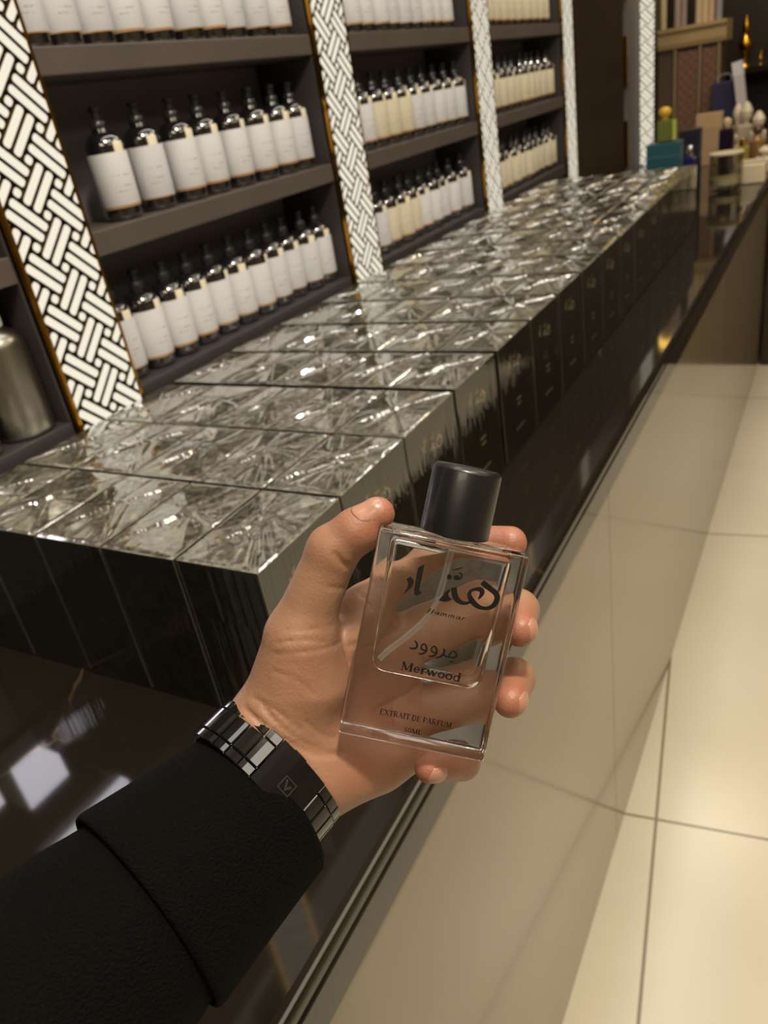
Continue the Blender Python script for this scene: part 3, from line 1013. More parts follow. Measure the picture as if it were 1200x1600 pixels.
for k, (xu, yu, hh, rgb, lab) in enumerate([
        (-.62, 12.0, .17, (190, 176, 150), 'pale faceted perfume bottle left on the end counter'),
        (-.35, 12.2, .20, (206, 194, 172), 'tall pale perfume bottle, second on the end counter'),
        (-.80, 12.6, .22, (172, 156, 128), 'beige perfume bottle on the corner of the end counter'),
        (-.12, 11.9, .15, (184, 168, 146), 'short pale perfume bottle, third on the end counter'),
        (-1.35, 12.7, .24, (160, 142, 116), 'brownish perfume bottle behind the purple bottle')]):
    simple('display_perfume_bottle', lab, 'perfume bottle', at(xu, yu),
           [('glass_body', BX(.07, .045, 0, hh * .62, .008), C('display_glass', rgb, .12, coat=.6), False),
            ('stopper', LT([(.012, hh * .62 + .0005), (.013, hh * .66), (.022, hh * .76), (.024, hh * .84), (.014, hh * .96), (.004, hh)], 14), C('display_stopper', (220, 206, 180), .25), True)],
           'display bottles on the end counter')
# paper bag and tilted white box standing behind the clutter
simple('blue_paper_bag', 'dark blue paper bag with rope handle behind the clustered bottles', 'paper bag', at(-1.585, 13.1),
       [('bag_body', BX(.11, .07, 0, .335, .003), C('blue_paper', (44, 42, 74), .5), False),
        ('handle', (lambda q: (q.ribbon(smooth_line([(-.03, .336, .005), (-.028, .36, .005), (0, .37, .005), (.028, .36, .005), (.03, .336, .005)], 4), lambda x, z, t: (x, t, z), -.002, .002), q)[1])(MB()), C('grey_rope', (150, 148, 156), .6), False)])
rt = simple('white_tube_box', 'slim white carton leaning beside the blue paper bag', 'carton', at(-1.22, 12.85),
       [('carton', BX(.045, .04, 0.003, .42, .003), C('white_card', (196, 188, 190), .5), False), ('carton_lid', BX(.047, .042, .36, .4205, .001), C('white_lid', (214, 210, 214), .45), False)])
rt.rotation_euler = (0, math.radians(-9), 0)

# carved cabinet against the end wall, pale candles on top
cab = empty('carved_cabinet', at(-2.10, 13.25))
tag(cab, 'cream-framed cabinet with two carved lattice doors at the far end', 'cabinet')
cw = .88 * U / 2
zt = (.19 + 1.53) * U
q = MB(); q.box(-cw, cw, .01, .2, 0, zt - .09); q.build('cabinet_body', C('cabinet_brown', (84, 66, 52), .45), cab)
q = MB(); q.prism([(-.012, zt - .09), (-.02, zt - .07), (-.022, zt - .03), (-.035, zt - .015), (-.035, zt), (.21, zt), (.21, zt - .09)], lambda y, z, t: (t, y, z), -cw - .02, cw + .02); q.build('cornice', C('cornice_cream', (172, 148, 104), .45), cab)
frame = C('frame_cream', (140, 118, 84), .45)
for x in (-cw + .094, -cw + .21, cw - .012):
    q = MB(); q.box(x - .006, x + .006, -.006, .01, .0, zt - .0905); q.build('frame_stile', frame, cab)
carv = C('carved_red_brown', (140, 102, 80), .5)
for x0, x1 in ((-cw + .101, -cw + .203), (-cw + .217, cw - .019)):
    q = MB(); hgt = zt - .10
    q.box(x0, x1, .004, .0095, .004, hgt)
    door = q.build('door_panel', C('door_dark', (42, 30, 24), .6), cab)
    q = MB()
    for P in weave_cells(x1 - x0, hgt - .01, .0105): q.prism(P, lambda x, z, t: (x + x0, -t, z + .005), -.0035, .001)
    q.build('carved_lattice', carv, door)
for k, (xu, h_, rgb) in enumerate([(-2.46, .26, (206, 190, 150)), (-2.27, .25, (176, 160, 152)), (-2.19, .30, (160, 146, 144)), (-1.99, .29, (196, 180, 152)), (-1.91, .24, (206, 182, 148)), (-1.83, .31, (198, 172, 138)), (-1.73, .27, (150, 146, 150))]):
    simple('tall_candle', f'tall pale candle on top of the carved cabinet, {ORD[k]} from the left', 'candle', at(xu, 13.35, .19, .001),
           [('wax_stick', LT([(.0155, 0), (.016, .003), (.016, h_), (.010, h_ + .004), (.002, h_ + .005)], 16), C('candle_wax', rgb, .5), True),
            ('wick', LT([(.0012, h_ + .0045), (.001, h_ + .016)], 6), C('wick', (40, 34, 30), .8), False)], 'pale candles on the cabinet')
# gold ornaments on a dark ledge of the end wall
led = empty('wall_ledge', (-.2, 5.36, CAMZ - .50 * U))
tag(led, 'dark ledge on the end wall carrying gold ornaments', 'shelf')
q = MB(); q.box(-.55, 1.0, -.12, .089, -.03, 0); q.build('ledge_board', MAT['wall_dark'], led)
q = MB(); q.box(-.55, 1.0, -.124, -.1205, -.03, 0); q.build('ledge_edge', MAT['bronze'], led)
def ornament(x, h_, label):
    s = h_ / .22
    simple('gold_ornament', label, 'ornament', (x, 5.31, CAMZ - .50 * U + .0006),
           [('foot', LT([(.028 * s, 0), (.026 * s, .01 * s), (.008 * s, .022 * s), (.007 * s, .05 * s)], 16), MAT['gold'], True),
            ('lobed_body', LT([(.007 * s, .0505 * s), (.028 * s, .075 * s), (.036 * s, .10 * s), (.024 * s, .13 * s), (.010 * s, .145 * s)], 16), MAT['gold'], True),
            ('finial', LT([(.010 * s, .1455 * s), (.018 * s, .165 * s), (.010 * s, .19 * s), (.002 * s, .22 * s)], 12), MAT['gold'], True)], 'gold ornaments on the end wall ledge')
ornament(-.655, .085, 'smallest gold ornament, beside the carved cabinet')
ornament(-.545, .245, 'tallest gold ornament on the end wall ledge')
ornament(-.465, .07, 'short gold ornament between two taller ones')
ornament(-.395, .23, 'gold ornament, fourth along the end wall ledge')

for k, (xu, yu, hh, rgb, lab) in enumerate([
        (-1.33, 11.85, .15, (186, 160, 134), 'rosy faceted perfume bottle left of the amber bottle'),
        (-1.05, 12.25, .21, (198, 180, 156), 'tall faceted perfume bottle behind the amber bottle'),
        (-.80, 12.15, .17, (176, 154, 124), 'tan faceted perfume bottle behind the cream dish'),
        (-.86, 11.1, .105, (206, 190, 168), 'small pale faceted perfume bottle behind the cream dish'),
        (-1.22, 12.45, .25, (188, 168, 144), 'tallest faceted perfume bottle, before the leaning white carton')]):
    simple('display_perfume_bottle', lab, 'perfume bottle', at(xu, yu),
           [('glass_body', BX(.075, .045, 0, hh * .62, .010), C('display_glass', rgb, .12, coat=.6), False),
            ('stopper', LT([(.012, hh * .62 + .0005), (.013, hh * .66), (.024, hh * .74), (.028, hh * .84), (.014, hh * .96), (.004, hh)], 8), C('display_stopper', (220, 206, 180), .25), False)],
           'display bottles at the far end of the counter')
# crystal pendant hanging over the carved cabinet
pz = W(0, 0, 1.0)[2]
pend = empty('pendant_lamp', (-2.15 * U, 12.6 * U, pz))
tag(pend, 'gold banded crystal pendant lamp hanging above the carved cabinet', 'pendant lamp')
q = MB(); q.lathe([(.004, .05), (.004, CEIL - pz - .0005)], 10); q.build('suspension_rod', MAT['gold'], pend, smooth=True, angle=40)
q = MB(); q.lathe([(.02, .05), (.062, .045), (.064, .04), (.064, .0), (.060, -.002)], 28); q.build('lit_gold_band', emit('lit_gold', (255, 206, 96), 5.0), pend, smooth=True, angle=40)
q = MB(); q.lathe([(.058, -.0025), (.050, -.03), (.034, -.075), (.014, -.115), (.003, -.13)], 10); q.build('crystal_drop', C('crystal_drop', (200, 178, 160), .15, coat=.6), pend)

# ================================================================== the hand, worked out in centimetres in the phone's own axes
def hp(px, py, d):
    return np.array([(px - 600.0) * d / FPX, (py - 800.0) * d / FPX, d])
def to_room(v):
    v = np.asarray(v, float) / 100.0
    return v @ M.T + CAM

# the perfume bottle's own axes
TA = math.radians(11.4)
BXA = np.array([math.cos(TA), math.sin(TA), 0.0])
TB = math.radians(7.0)             # top leaning a little towards the phone
BYA = np.array([math.sin(TA) * math.cos(TB), -math.cos(TA) * math.cos(TB), -math.sin(TB)])
BZA = np.cross(BXA, BYA)
BO = hp(676, 1011.2, 29.0)
HX, HY, TZ = 2.82, 4.06, 2.2       # half width, half height, thickness (cm)
def bl(x, y, z):
    return BO + BXA * x + BYA * y + BZA * z
def bpx(px, py):
    return ((px - 676) * math.cos(TA) + (py - 1011.2) * math.sin(TA)) / 41.72, ((px - 676) * math.sin(TA) - (py - 1011.2) * math.cos(TA)) / 41.72

def smin(a, b, k):
    h = np.clip(0.5 + 0.5 * (b - a) / k, 0, 1)
    return b + (a - b) * h - k * h * (1 - h)

def cone(P, a, b, r0, r1):
    ab = b - a
    t = np.clip(((P - a) @ ab) / (ab @ ab), 0, 1)
    d = P - (a + t[..., None] * ab)
    return np.sqrt((d * d).sum(-1)) - (r0 + (r1 - r0) * t)

def ball(P, c, r, sc=(1, 1, 1)):
    d = (P - c) / np.array(sc)
    return (np.sqrt((d * d).sum(-1)) - r) * min(sc)

WR, WU = hp(419, 1154, 31.2), hp(471, 1214, 31.4)          # thumb side and little-finger side of the wrist
ER, EU = hp(300, 1318, 29.8), hp(338, 1362, 29.8)
J = {
    'thumb': [(hp(470, 985, 30.6), 1.22), (hp(520, 860, 29.9), .98), (hp(556, 829, 29.6), .82), (hp(590, 803, 29.5), .66)],
    'index': [(hp(572, 955, 32.7), 1.02), (hp(672, 872, 33.2), .92), (hp(742, 851, 32.9), .82), (hp(797, 848, 32.2), .70)],
    'middle': [(hp(612, 1022, 33.4), 1.05), (hp(742, 966, 33.9), .95), (hp(809, 953, 32.8), .84), (hp(812, 984, 30.7), .68)],
    'ring': [(hp(625, 1100, 33.5), 1.03), (hp(742, 1070, 34.0), .93), (hp(803, 1060, 32.8), .82), (hp(797, 1095, 30.7), .68)],
    'little': [(hp(610, 1180, 32.9), .92), (hp(705, 1163, 33.8), .80), (hp(722, 1190, 32.2), .70), (hp(671, 1200, 30.5), .60)],
}
def bottle_box(P, grow):
    L = P - BO
    x, y, z = L @ BXA, L @ BYA, L @ BZA + TZ / 2
    q = np.stack([np.abs(x) - HX + .1, np.abs(y) - HY + .1, np.abs(z) - TZ / 2 + .1], -1)
    return np.sqrt((np.maximum(q, 0) ** 2).sum(-1)) + np.minimum(q.max(-1), 0) - .1 - grow

CREASES = []           # (polyline, depth, width)
def polyline_dist(P, L):
    d = None
    for a, b in zip(L[:-1], L[1:]):
        e = cone(P, a, b, 0, 0)
        d = e if d is None else np.minimum(d, e)
    return d

def hand(P, creases=True):
    palm = cone(P, ER, WR, 1.7, 1.9)
    palm = smin(palm, cone(P, EU, WU, 1.7, 1.9), 1.0)
    palm = smin(palm, cone(P, WR, J['index'][0][0], 1.7, 1.05), .9)
    palm = smin(palm, cone(P, hp(450, 1180, 31.6), J['middle'][0][0], 1.7, 1.05), .9)
    palm = smin(palm, cone(P, hp(470, 1190, 31.6), J['ring'][0][0], 1.65, 1.05), .9)
    palm = smin(palm, cone(P, WU, J['little'][0][0], 1.6, 1.0), .9)
    palm = smin(palm, cone(P, hp(515, 1215, 31.8), hp(592, 1197, 32.4), 1.25, 1.05), .8)      # heel of the hand
    palm = smin(palm, cone(P, J['index'][0][0], J['middle'][0][0], 1.0, 1.0), .5)
    palm = smin(palm, cone(P, J['middle'][0][0], J['ring'][0][0], 1.0, 1.0), .5)
    palm = smin(palm, cone(P, J['ring'][0][0], J['little'][0][0], 1.0, .92), .5)
    th = cone(P, hp(442, 1110, 31.2), hp(466, 1010, 30.6), 1.75, 1.42)                       # ball of the thumb
    th = smin(th, cone(P, hp(480, 1065, 31.2), hp(478, 990, 30.8), 1.75, 1.25), .6)
    palm = smin(palm, th, .7)
    out = None
    for k, ch in J.items():
        f = None
        for (a, ra), (b, rb_) in zip(ch[:-1], ch[1:]):
            s = cone(P, a, b, ra, rb_)
            f = s if f is None else smin(f, s, .34)
        if k == 'thumb':
            f = smin(f, ball(P, hp(566, 829, 29.7), .80), .25)       # pad
            palm = smin(palm, f, .55)
            continue
        s = smin(palm, f, .42)
        out = s if out is None else np.minimum(out, s)
    out = np.minimum(out, palm)
    if creases:
        for L, dep, wd in CREASES:
            dd = polyline_dist(P, L)
            out = out + dep * np.exp(-(dd / wd) ** 2)
    bb = bottle_box(P, .015)
    return np.maximum(out, -bb)

def on_skin(px, py, d0=27.0, d1=36.0, creases=False):
    ds = np.linspace(d0, d1, 700)
    P = np.stack([hp(px, py, d) for d in ds])
    f = hand(P, creases)
    k = np.argmax(f < 0)
    return P[k] if f[k] < 0 else None
for pts, dep, wd in [
        ([(524, 866), (534, 879), (545, 886), (556, 888)], .11, .07),
        ([(512, 917), (525, 919), (541, 917)], .045, .06),
        ([(383, 1107), (417, 1137), (457, 1163), (500, 1180), (533, 1177)], .085, .085),
        ([(410, 1102), (434, 1131), (458, 1150), (490, 1168), (527, 1178)], .06, .07),
        ([(396, 1090), (425, 1106), (452, 1127), (470, 1142)], .035, .07),
        ([(478, 1128), (500, 1146), (523, 1153)], .03, .07),
        ([(432, 1005), (470, 1000), (508, 1003)], .03, .06),
        ([(428, 1022), (462, 1020), (512, 1012), (540, 1000)], .035, .06),
        ([(446, 985), (482, 984), (520, 978)], .025, .06),
        ([(536, 938), (532, 975), (540, 1020), (546, 1070), (536, 1120)], .06, .10),
        ([(430, 1050), (462, 1062), (492, 1086)], .025, .06),
        ([(556, 906), (566, 930), (585, 945)], .05, .08),
        ([(545, 1010), (590, 1000), (640, 985)], .05, .10),
        ([(556, 1100), (610, 1085), (650, 1060)], .05, .10),
        ([(618, 1085), (622, 1120), (628, 1150)], .06, .10)]:
    L = [on_skin(*p) for p in pts]
    L = [p for p in L if p is not None]
    if len(L) > 1:
        CREASES.append((list(smooth_line(L, 3)), dep * 1.9, wd * 1.05))

def surface_nets(lo, hi, h, fn):
    n = np.ceil((hi - lo) / h).astype(int) + 1
    ax = [lo[i] + h * np.arange(n[i]) for i in range(3)]
    Fv = np.empty(tuple(n), np.float32)
    Y, Z = np.meshgrid(ax[1], ax[2], indexing='ij')
    step = 12
    for i in range(0, n[0], step):
        xs = ax[0][i:i + step]
        P = np.empty((len(xs), n[1], n[2], 3))
        P[..., 0] = xs[:, None, None]; P[..., 1] = Y; P[..., 2] = Z
        Fv[i:i + step] = fn(P)
    S = Fv < 0
    c = [n[i] - 1 for i in range(3)]
    acc = np.zeros((*c, 3)); cnt = np.zeros(c)
    corners = [(a, b_, d) for a in (0, 1) for b_ in (0, 1) for d in (0, 1)]
    def sl(o): return tuple(slice(o[i], o[i] + c[i]) for i in range(3))
    for o in corners:
        for axi in range(3):
            if o[axi]: continue
            o2 = list(o); o2[axi] = 1; o2 = tuple(o2)
            f0, f1 = Fv[sl(o)], Fv[sl(o2)]
            m = (f0 < 0) != (f1 < 0)
            t = np.where(m, f0 / np.where(m, f0 - f1, 1), 0)
            for k in range(3):
                acc[..., k] += np.where(m, (t if k == axi else 0) + o[k], 0)
            cnt += m
    act = cnt > 0
    idx = -np.ones(c, int); idx[act] = np.arange(act.sum())
    base = np.stack(np.meshgrid(*[np.arange(q) for q in c], indexing='ij'), -1)
    V = lo + h * (base[act] + acc[act] / cnt[act][:, None])
    faces = []
    for axi in range(3):
        o1, o2 = [(1, 2), (2, 0), (0, 1)][axi]
        s0 = [slice(1, -1)] * 3; s0[axi] = slice(0, c[axi])
        s1 = list(s0); s1[axi] = slice(1, c[axi] + 1)
        a, b_ = S[tuple(s0)], S[tuple(s1)]
        for flip, mk in ((False, a & ~b_), (True, ~a & b_)):
            I = np.argwhere(mk)
            if not len(I): continue
            g = I.copy()
            for q in range(3):
                if q != axi: g[:, q] += 1
            def cell(d1, d2):
                gg = g.copy(); gg[:, o1] -= d1; gg[:, o2] -= d2
                return idx[gg[:, 0], gg[:, 1], gg[:, 2]]
            quad = np.stack([cell(1, 1), cell(0, 1), cell(0, 0), cell(1, 0)], 1)
            faces.append(quad[:, ::-1] if flip else quad)
    return V, np.concatenate(faces)

HAND_LO, HAND_HI = np.array([-8.6, -1.0, 27.6]), np.array([7.4, 15.2, 36.2])
HV, HF = surface_nets(HAND_LO, HAND_HI, .085, hand)
person = empty('person', to_room(hp(440, 1190, 31.4)))
tag(person, 'person reaching in with a black coat sleeve, left hand gripping the clear perfume bottle', 'person')
PO = np.array(person.location)
def mesh_np(name, V, Fq, mats, parent, origin, smooth=True):
    me = bpy.data.meshes.new(name)
    me.from_pydata((np.asarray(V) - origin).tolist(), [], [tuple(int(i) for i in q) for q in Fq])
    for m in (mats if isinstance(mats, (list, tuple)) else [mats]): me.materials.append(m)
    bm = bmesh.new(); bm.from_mesh(me)
    bmesh.ops.recalc_face_normals(bm, faces=bm.faces[:])
    bm.to_mesh(me); bm.free()
    if smooth: me.polygons.foreach_set('use_smooth', [True] * len(me.polygons))
    o = bpy.data.objects.new(name, me); COL.objects.link(o); o.parent = parent
    return o
# relax the surface a little, keeping its creases
nb = np.concatenate([HF[:, [0, 1]], HF[:, [1, 2]], HF[:, [2, 3]], HF[:, [3, 0]]])
for _ in range(2):
    sm = np.zeros_like(HV); ct = np.zeros(len(HV))
    np.add.at(sm, nb[:, 0], HV[nb[:, 1]]); np.add.at(sm, nb[:, 1], HV[nb[:, 0]])
    np.add.at(ct, nb[:, 0], 1); np.add.at(ct, nb[:, 1], 1)
    HV = HV * .5 + .5 * sm / ct[:, None]
body = mesh_np('hand_and_forearm', to_room(HV), HF, MAT['skin'], person, PO)
fl = np.zeros(len(HV))
for k, ch in J.items():
    fl = np.maximum(fl, .9 * np.exp(-((np.linalg.norm(HV - ch[-1][0], axis=1) / 1.5) ** 2)))
    fl = np.maximum(fl, .35 * np.exp(-((np.linalg.norm(HV - ch[1][0], axis=1) / 1.1) ** 2)))
for px, py, d, r_, s_ in ((590, 1100, 32.5, 2.6, .5), (470, 1050, 29.4, 2.0, .2), (545, 1210, 30.8, 1.8, .35)):
    fl = np.maximum(fl, s_ * np.exp(-((np.linalg.norm(HV - hp(px, py, d), axis=1) / r_) ** 2)))
at_ = body.data.attributes.new('flush', 'FLOAT', 'POINT')
at_.data.foreach_set('value', fl.astype(np.float32))

def nail(c, tipdir, nrm, wd, ln, label=None):
    t = tipdir / np.linalg.norm(tipdir)
    n = nrm - t * (nrm @ t); n /= np.linalg.norm(n)
    s = np.cross(n, t)
    nu, nv = 13, 15
    us, vv = np.linspace(-1, 1, nu), np.linspace(-1, 1, nv)
    top = np.zeros((nu, nv, 3))
    for i, u in enumerate(us):
        for j, v in enumerate(vv):
            # square grid pressed into a rounded nail outline
            ru = u * math.sqrt(1 - .38 * v * v); rv = v * math.sqrt(1 - .38 * u * u)
            p = c + s * ru * wd / 2 + t * rv * ln / 2 + n * 1.0
            ds = np.linspace(0, 2.0, 160)
            Q = p[None] - ds[:, None] * n[None]
            f = hand(Q, False)
            k = int(np.argmax(f < 0)) if (f < 0).any() else 90
            edge = 1 - max(abs(u), abs(v)) ** 4
            top[i, j] = Q[k] + n * (.005 + .045 * edge)
    # smooth the pressed sheet
    for _ in range(2):
        g = top.copy()
        g[1:-1, 1:-1] = (top[:-2, 1:-1] + top[2:, 1:-1] + top[1:-1, :-2] + top[1:-1, 2:] + 2 * top[1:-1, 1:-1]) / 6
        top = g
    V = np.concatenate([top.reshape(-1, 3), (top - n * .05).reshape(-1, 3)])
    N = nu * nv
    id_ = np.arange(N).reshape(nu, nv)
    Fq = [(id_[i, j], id_[i + 1, j], id_[i + 1, j + 1], id_[i, j + 1]) for i in range(nu - 1) for j in range(nv - 1)]
    Fq += [tuple(N + q for q in f[::-1]) for f in Fq]
    rim = list(id_[:, 0]) + list(id_[-1, 1:]) + list(id_[::-1, -1][1:]) + list(id_[0, ::-1][1:-1])
    for a, b_ in zip(rim, rim[1:] + rim[:1]): Fq.append((a, b_, b_ + N, a + N))
    return mesh_np('fingernail', to_room(V), Fq, MAT['nail'], person, PO)
def nail_on(ch, back, tilt, nrm, wd, ln):
    a, b_ = J[ch][-2][0], J[ch][-1][0]
    t = (b_ - a) / np.linalg.norm(b_ - a)
    return nail(b_ - t * back, t + np.array(tilt, float), np.array(nrm, float), wd, ln)
nail_on('thumb', .12, (0, 0, 0), (-.35, -.62, -.70), 1.15, 1.15)
nail_on('middle', .05, (-.3, 0, 0), (1.0, .05, -.55), 1.0, .95)
nail_on('ring', .05, (-.3, 0, 0), (1.0, .25, -.6), 1.0, .95)
nail_on('little', .0, (0, 0, 0), (.25, .35, -1.0), .8, .85)

# ------------------------------------------------------------------ coat sleeve
AX = [hp(408, 1255, 30.9), hp(222, 1426, 27.6), hp(60, 1585, 25.0), hp(-150, 1790, 22.0), hp(-360, 1990, 19.4)]
def tube(path, radii, n=56, wob=.0, seed=0):
    r = np.random.default_rng(seed)
    path = np.array(path); T = np.gradient(path, axis=0); T /= np.linalg.norm(T, axis=1, keepdims=True)
    V = []
    ph = r.uniform(0, 6.28, 8)
    for i, (p, t, (ra, rb_)) in enumerate(zip(path, T, radii)):
        e1 = np.array([.645, .764, 0]); e1 = e1 - t * (e1 @ t); e1 /= np.linalg.norm(e1)
        e2 = np.cross(t, e1)
        if e2[2] > 0: e2 = -e2
        for k in range(n):
            a = 2 * math.pi * k / n
            w_ = 1 + wob * (math.sin(3 * a + ph[0] + i * .35) * .5 + math.sin(5 * a + ph[1] - i * .5) * .35 + math.sin(2 * a + ph[2] + i * .22) * .6)
            V.append(p + (e1 * math.cos(a) * ra + e2 * math.sin(a) * rb_) * w_)
    m = len(path)
    Fq = [(i * n + k, i * n + (k + 1) % n, (i + 1) * n + (k + 1) % n, (i + 1) * n + k) for i in range(m - 1) for k in range(n)]
    Fq.append(tuple(range(n))); Fq.append(tuple((m - 1) * n + k for k in range(n)))
    return np.array(V), Fq
def along(t):
    t = max(0.0, min(t, len(AX) - 1.0001)); i = int(t); f_ = t - i
    return AX[i] * (1 - f_) + AX[i + 1] * f_
ts = [.55] + list(np.linspace(.8, 4.0, 22))
path = [along(t) for t in ts]
rad = [(3.45, 3.1)] + [(3.62 + .40 * min(1, (t - .8) / .5) + .25 * max(0, t - 1.3), 3.35 + .35 * min(1, (t - .8) / .5) + .22 * max(0, t - 1.3)) for t in ts[1:]]
V, Fq = tube(path, rad, 64, .018, 3)
sleeve = mesh_np('coat_sleeve', to_room(V), Fq, MAT['wool'], person, PO)
# turned cuff: opening lip, outer face, thick upper edge
cpath, crad = [], []
for t, ra, rb_ in [(.30, 2.95, 2.5), (.10, 3.02, 2.55), (-.02, 3.12, 2.62), (-.05, 3.24, 2.74), (-.05, 3.38, 2.88), (-.02, 3.48, 3.0), (.08, 3.53, 3.06), (.25, 3.64, 3.22), (.45, 3.78, 3.40), (.65, 3.93, 3.58), (.82, 4.06, 3.74), (.92, 4.14, 3.84), (.965, 4.15, 3.86), (.99, 4.10, 3.80), (.995, 3.98, 3.68), (.97, 3.86, 3.56), (.90, 3.72, 3.44)]:
    cpath.append(along(t) if t >= 0 else AX[0] + (AX[0] - AX[1]) * (-t)); crad.append((ra, rb_))
V = []
n = 64
tdir = (AX[1] - AX[0]) / np.linalg.norm(AX[1] - AX[0])
e1 = np.array([.645, .764, 0]); e1 = e1 - tdir * (e1 @ tdir); e1 /= np.linalg.norm(e1)
e2 = np.cross(tdir, e1); e2 = -e2 if e2[2] > 0 else e2
for p, (ra, rb_) in zip(cpath, crad):
    for k in range(n):
        a = 2 * math.pi * k / n
        w_ = 1 + .008 * math.sin(3 * a + 1) + .006 * math.sin(5 * a)
        V.append(p + (e1 * math.cos(a) * ra + e2 * math.sin(a) * rb_) * w_)
m_ = len(cpath)
Fq = [(i * n + k, i * n + (k + 1) % n, (i + 1) * n + (k + 1) % n, (i + 1) * n + k) for i in range(m_ - 1) for k in range(n)]
mesh_np('sleeve_cuff', to_room(np.array(V)), Fq, MAT['wool'], sleeve, PO)

# ------------------------------------------------------------------ wristwatch bracelet
WC = hp(441, 1186, 31.3)
wa = (AX[1] - hp(445, 1184, 31.3)); wa /= np.linalg.norm(wa)                # towards the elbow
w1 = np.array([.645, .764, 0]); w1 = w1 - wa * (w1 @ wa); w1 /= np.linalg.norm(w1)
w2 = np.cross(wa, w1); w2 = -w2 if w2[2] > 0 else w2                          # towards the phone
watch = empty('wristwatch', to_room(WC))
tag(watch, 'glossy black steel wristwatch bracelet on the wrist at the coat cuff', 'watch')
WO = np.array(watch.location)
RX, RY = 2.98, 2.22
th_tab = np.linspace(0, 2 * math.pi, 2001)
arc = np.concatenate([[0], np.cumsum(np.hypot(np.diff(RX * np.cos(th_tab)), np.diff(RY * np.sin(th_tab))))])
PER = arc[-1]
def ring_pt(s, v, lift):
    th = np.interp(s % PER, arc, th_tab)
    nx, ny = math.cos(th) / RX, math.sin(th) / RY
    q = math.hypot(nx, ny); nx /= q; ny /= q
    return WC + w1 * (RX * math.cos(th) + nx * lift) + w2 * (RY * math.sin(th) + ny * lift) + wa * v
def link_mesh(s0, s1, v0, v1, t0, t1, bev, seg=3):
    """curved bevelled block hugging the wrist: s along the loop, v across the band"""
    ss = [s0, s0 + bev] + list(np.linspace(s0 + bev, s1 - bev, seg + 1)[1:-1]) + [s1 - bev, s1]
    vvs = [v0, v0 + bev, v1 - bev, v1]
    V, idx = [], {}
    for i, s in enumerate(ss):
        for j, v in enumerate(vvs):
            e = (i in (0, len(ss) - 1)) or (j in (0, 3))
            V.append(ring_pt(s, v, t1 - (bev if e else 0))); idx[(i, j, 1)] = len(V) - 1
            V.append(ring_pt(s, v, t0)); idx[(i, j, 0)] = len(V) - 1
    Fq = []
    ni = len(ss)
    for i in range(ni - 1):
        for j in range(3):
            Fq.append((idx[i, j, 1], idx[i + 1, j, 1], idx[i + 1, j + 1, 1], idx[i, j + 1, 1]))
            Fq.append((idx[i, j, 0], idx[i, j + 1, 0], idx[i + 1, j + 1, 0], idx[i + 1, j, 0]))
    for i in range(ni - 1):
        for j in (0, 3):
            Fq.append((idx[i, j, 0], idx[i + 1, j, 0], idx[i + 1, j, 1], idx[i, j, 1]))
    for j in range(3):
        for i in (0, ni - 1):
            Fq.append((idx[i, j, 0], idx[i, j + 1, 0], idx[i, j + 1, 1], idx[i, j, 1]))
    return V, Fq
def emit_part(name, V, Fq, m, parent, smooth=False):
    o = mesh_np(name, to_room(np.array(V)), Fq, m, parent, WO, smooth)
    return o
SC = np.interp(math.radians(83), th_tab, arc)        # middle of the clasp, facing the phone
CL0, CL1 = SC - 1.05, SC + 1.15
nrow = 23
pitch = (PER - (CL1 - CL0)) / nrow
for k in range(nrow):
    s0 = CL1 + k * pitch + .018
    s1 = s0 + pitch - .036
    V, Fq = link_mesh(s0, s1, .0, .40, .02, .27, .035); emit_part('side_link', V, Fq, MAT['steel'], watch)
    V, Fq = link_mesh(s0, s1, .425, 1.45, .02, .30, .045); emit_part('centre_link', V, Fq, MAT['steel'], watch)
    V, Fq = link_mesh(s0, s1, 1.475, 1.85, .02, .27, .035); emit_part('side_link', V, Fq, MAT['steel'], watch)
V, Fq = link_mesh(CL0 + .02, CL1 - .02, .0, 1.88, .02, .34, .03, 8)
clasp = emit_part('clasp', V, Fq, MAT['clasp'], watch)
for vb in (-.06,):
    V, Fq = link_mesh(SC + .05, SC + .62, vb, .05, .10, .26, .03); emit_part('clasp_button', V, Fq, MAT['steel'], clasp)
# emblem etched on the clasp: open square with two wing marks
EV, EF = [], []
def emb(poly):
    b0 = len(EV)
    nn = len(poly)
    for lift in (.342, .352):
        for x, y in poly:
            EV.append(ring_pt(SC - .0 + x, 1.12 + y, lift))
    EF.append(tuple(b0 + i for i in range(nn))); EF.append(tuple(b0 + nn + i for i in range(nn)))
    for i in range(nn): EF.append((b0 + i, b0 + (i + 1) % nn, b0 + nn + (i + 1) % nn, b0 + nn + i))
a_ = .27
for x0, x1, y0, y1 in ((-a_, a_, -a_, -a_ + .045), (-a_, a_, a_ - .045, a_), (-a_, -a_ + .045, -a_, a_), (a_ - .045, a_, -a_, a_)):
    emb([(x0, y0), (x1, y0), (x1, y1), (x0, y1)])
emb([(-.18, -.06), (-.02, .20), (.02, .16), (-.08, -.10)])
emb([(-.02, .20), (.19, -.17), (.10, -.17), (-.04, .10)])
emit_part('clasp_emblem', EV, EF, MAT['mark'], clasp)

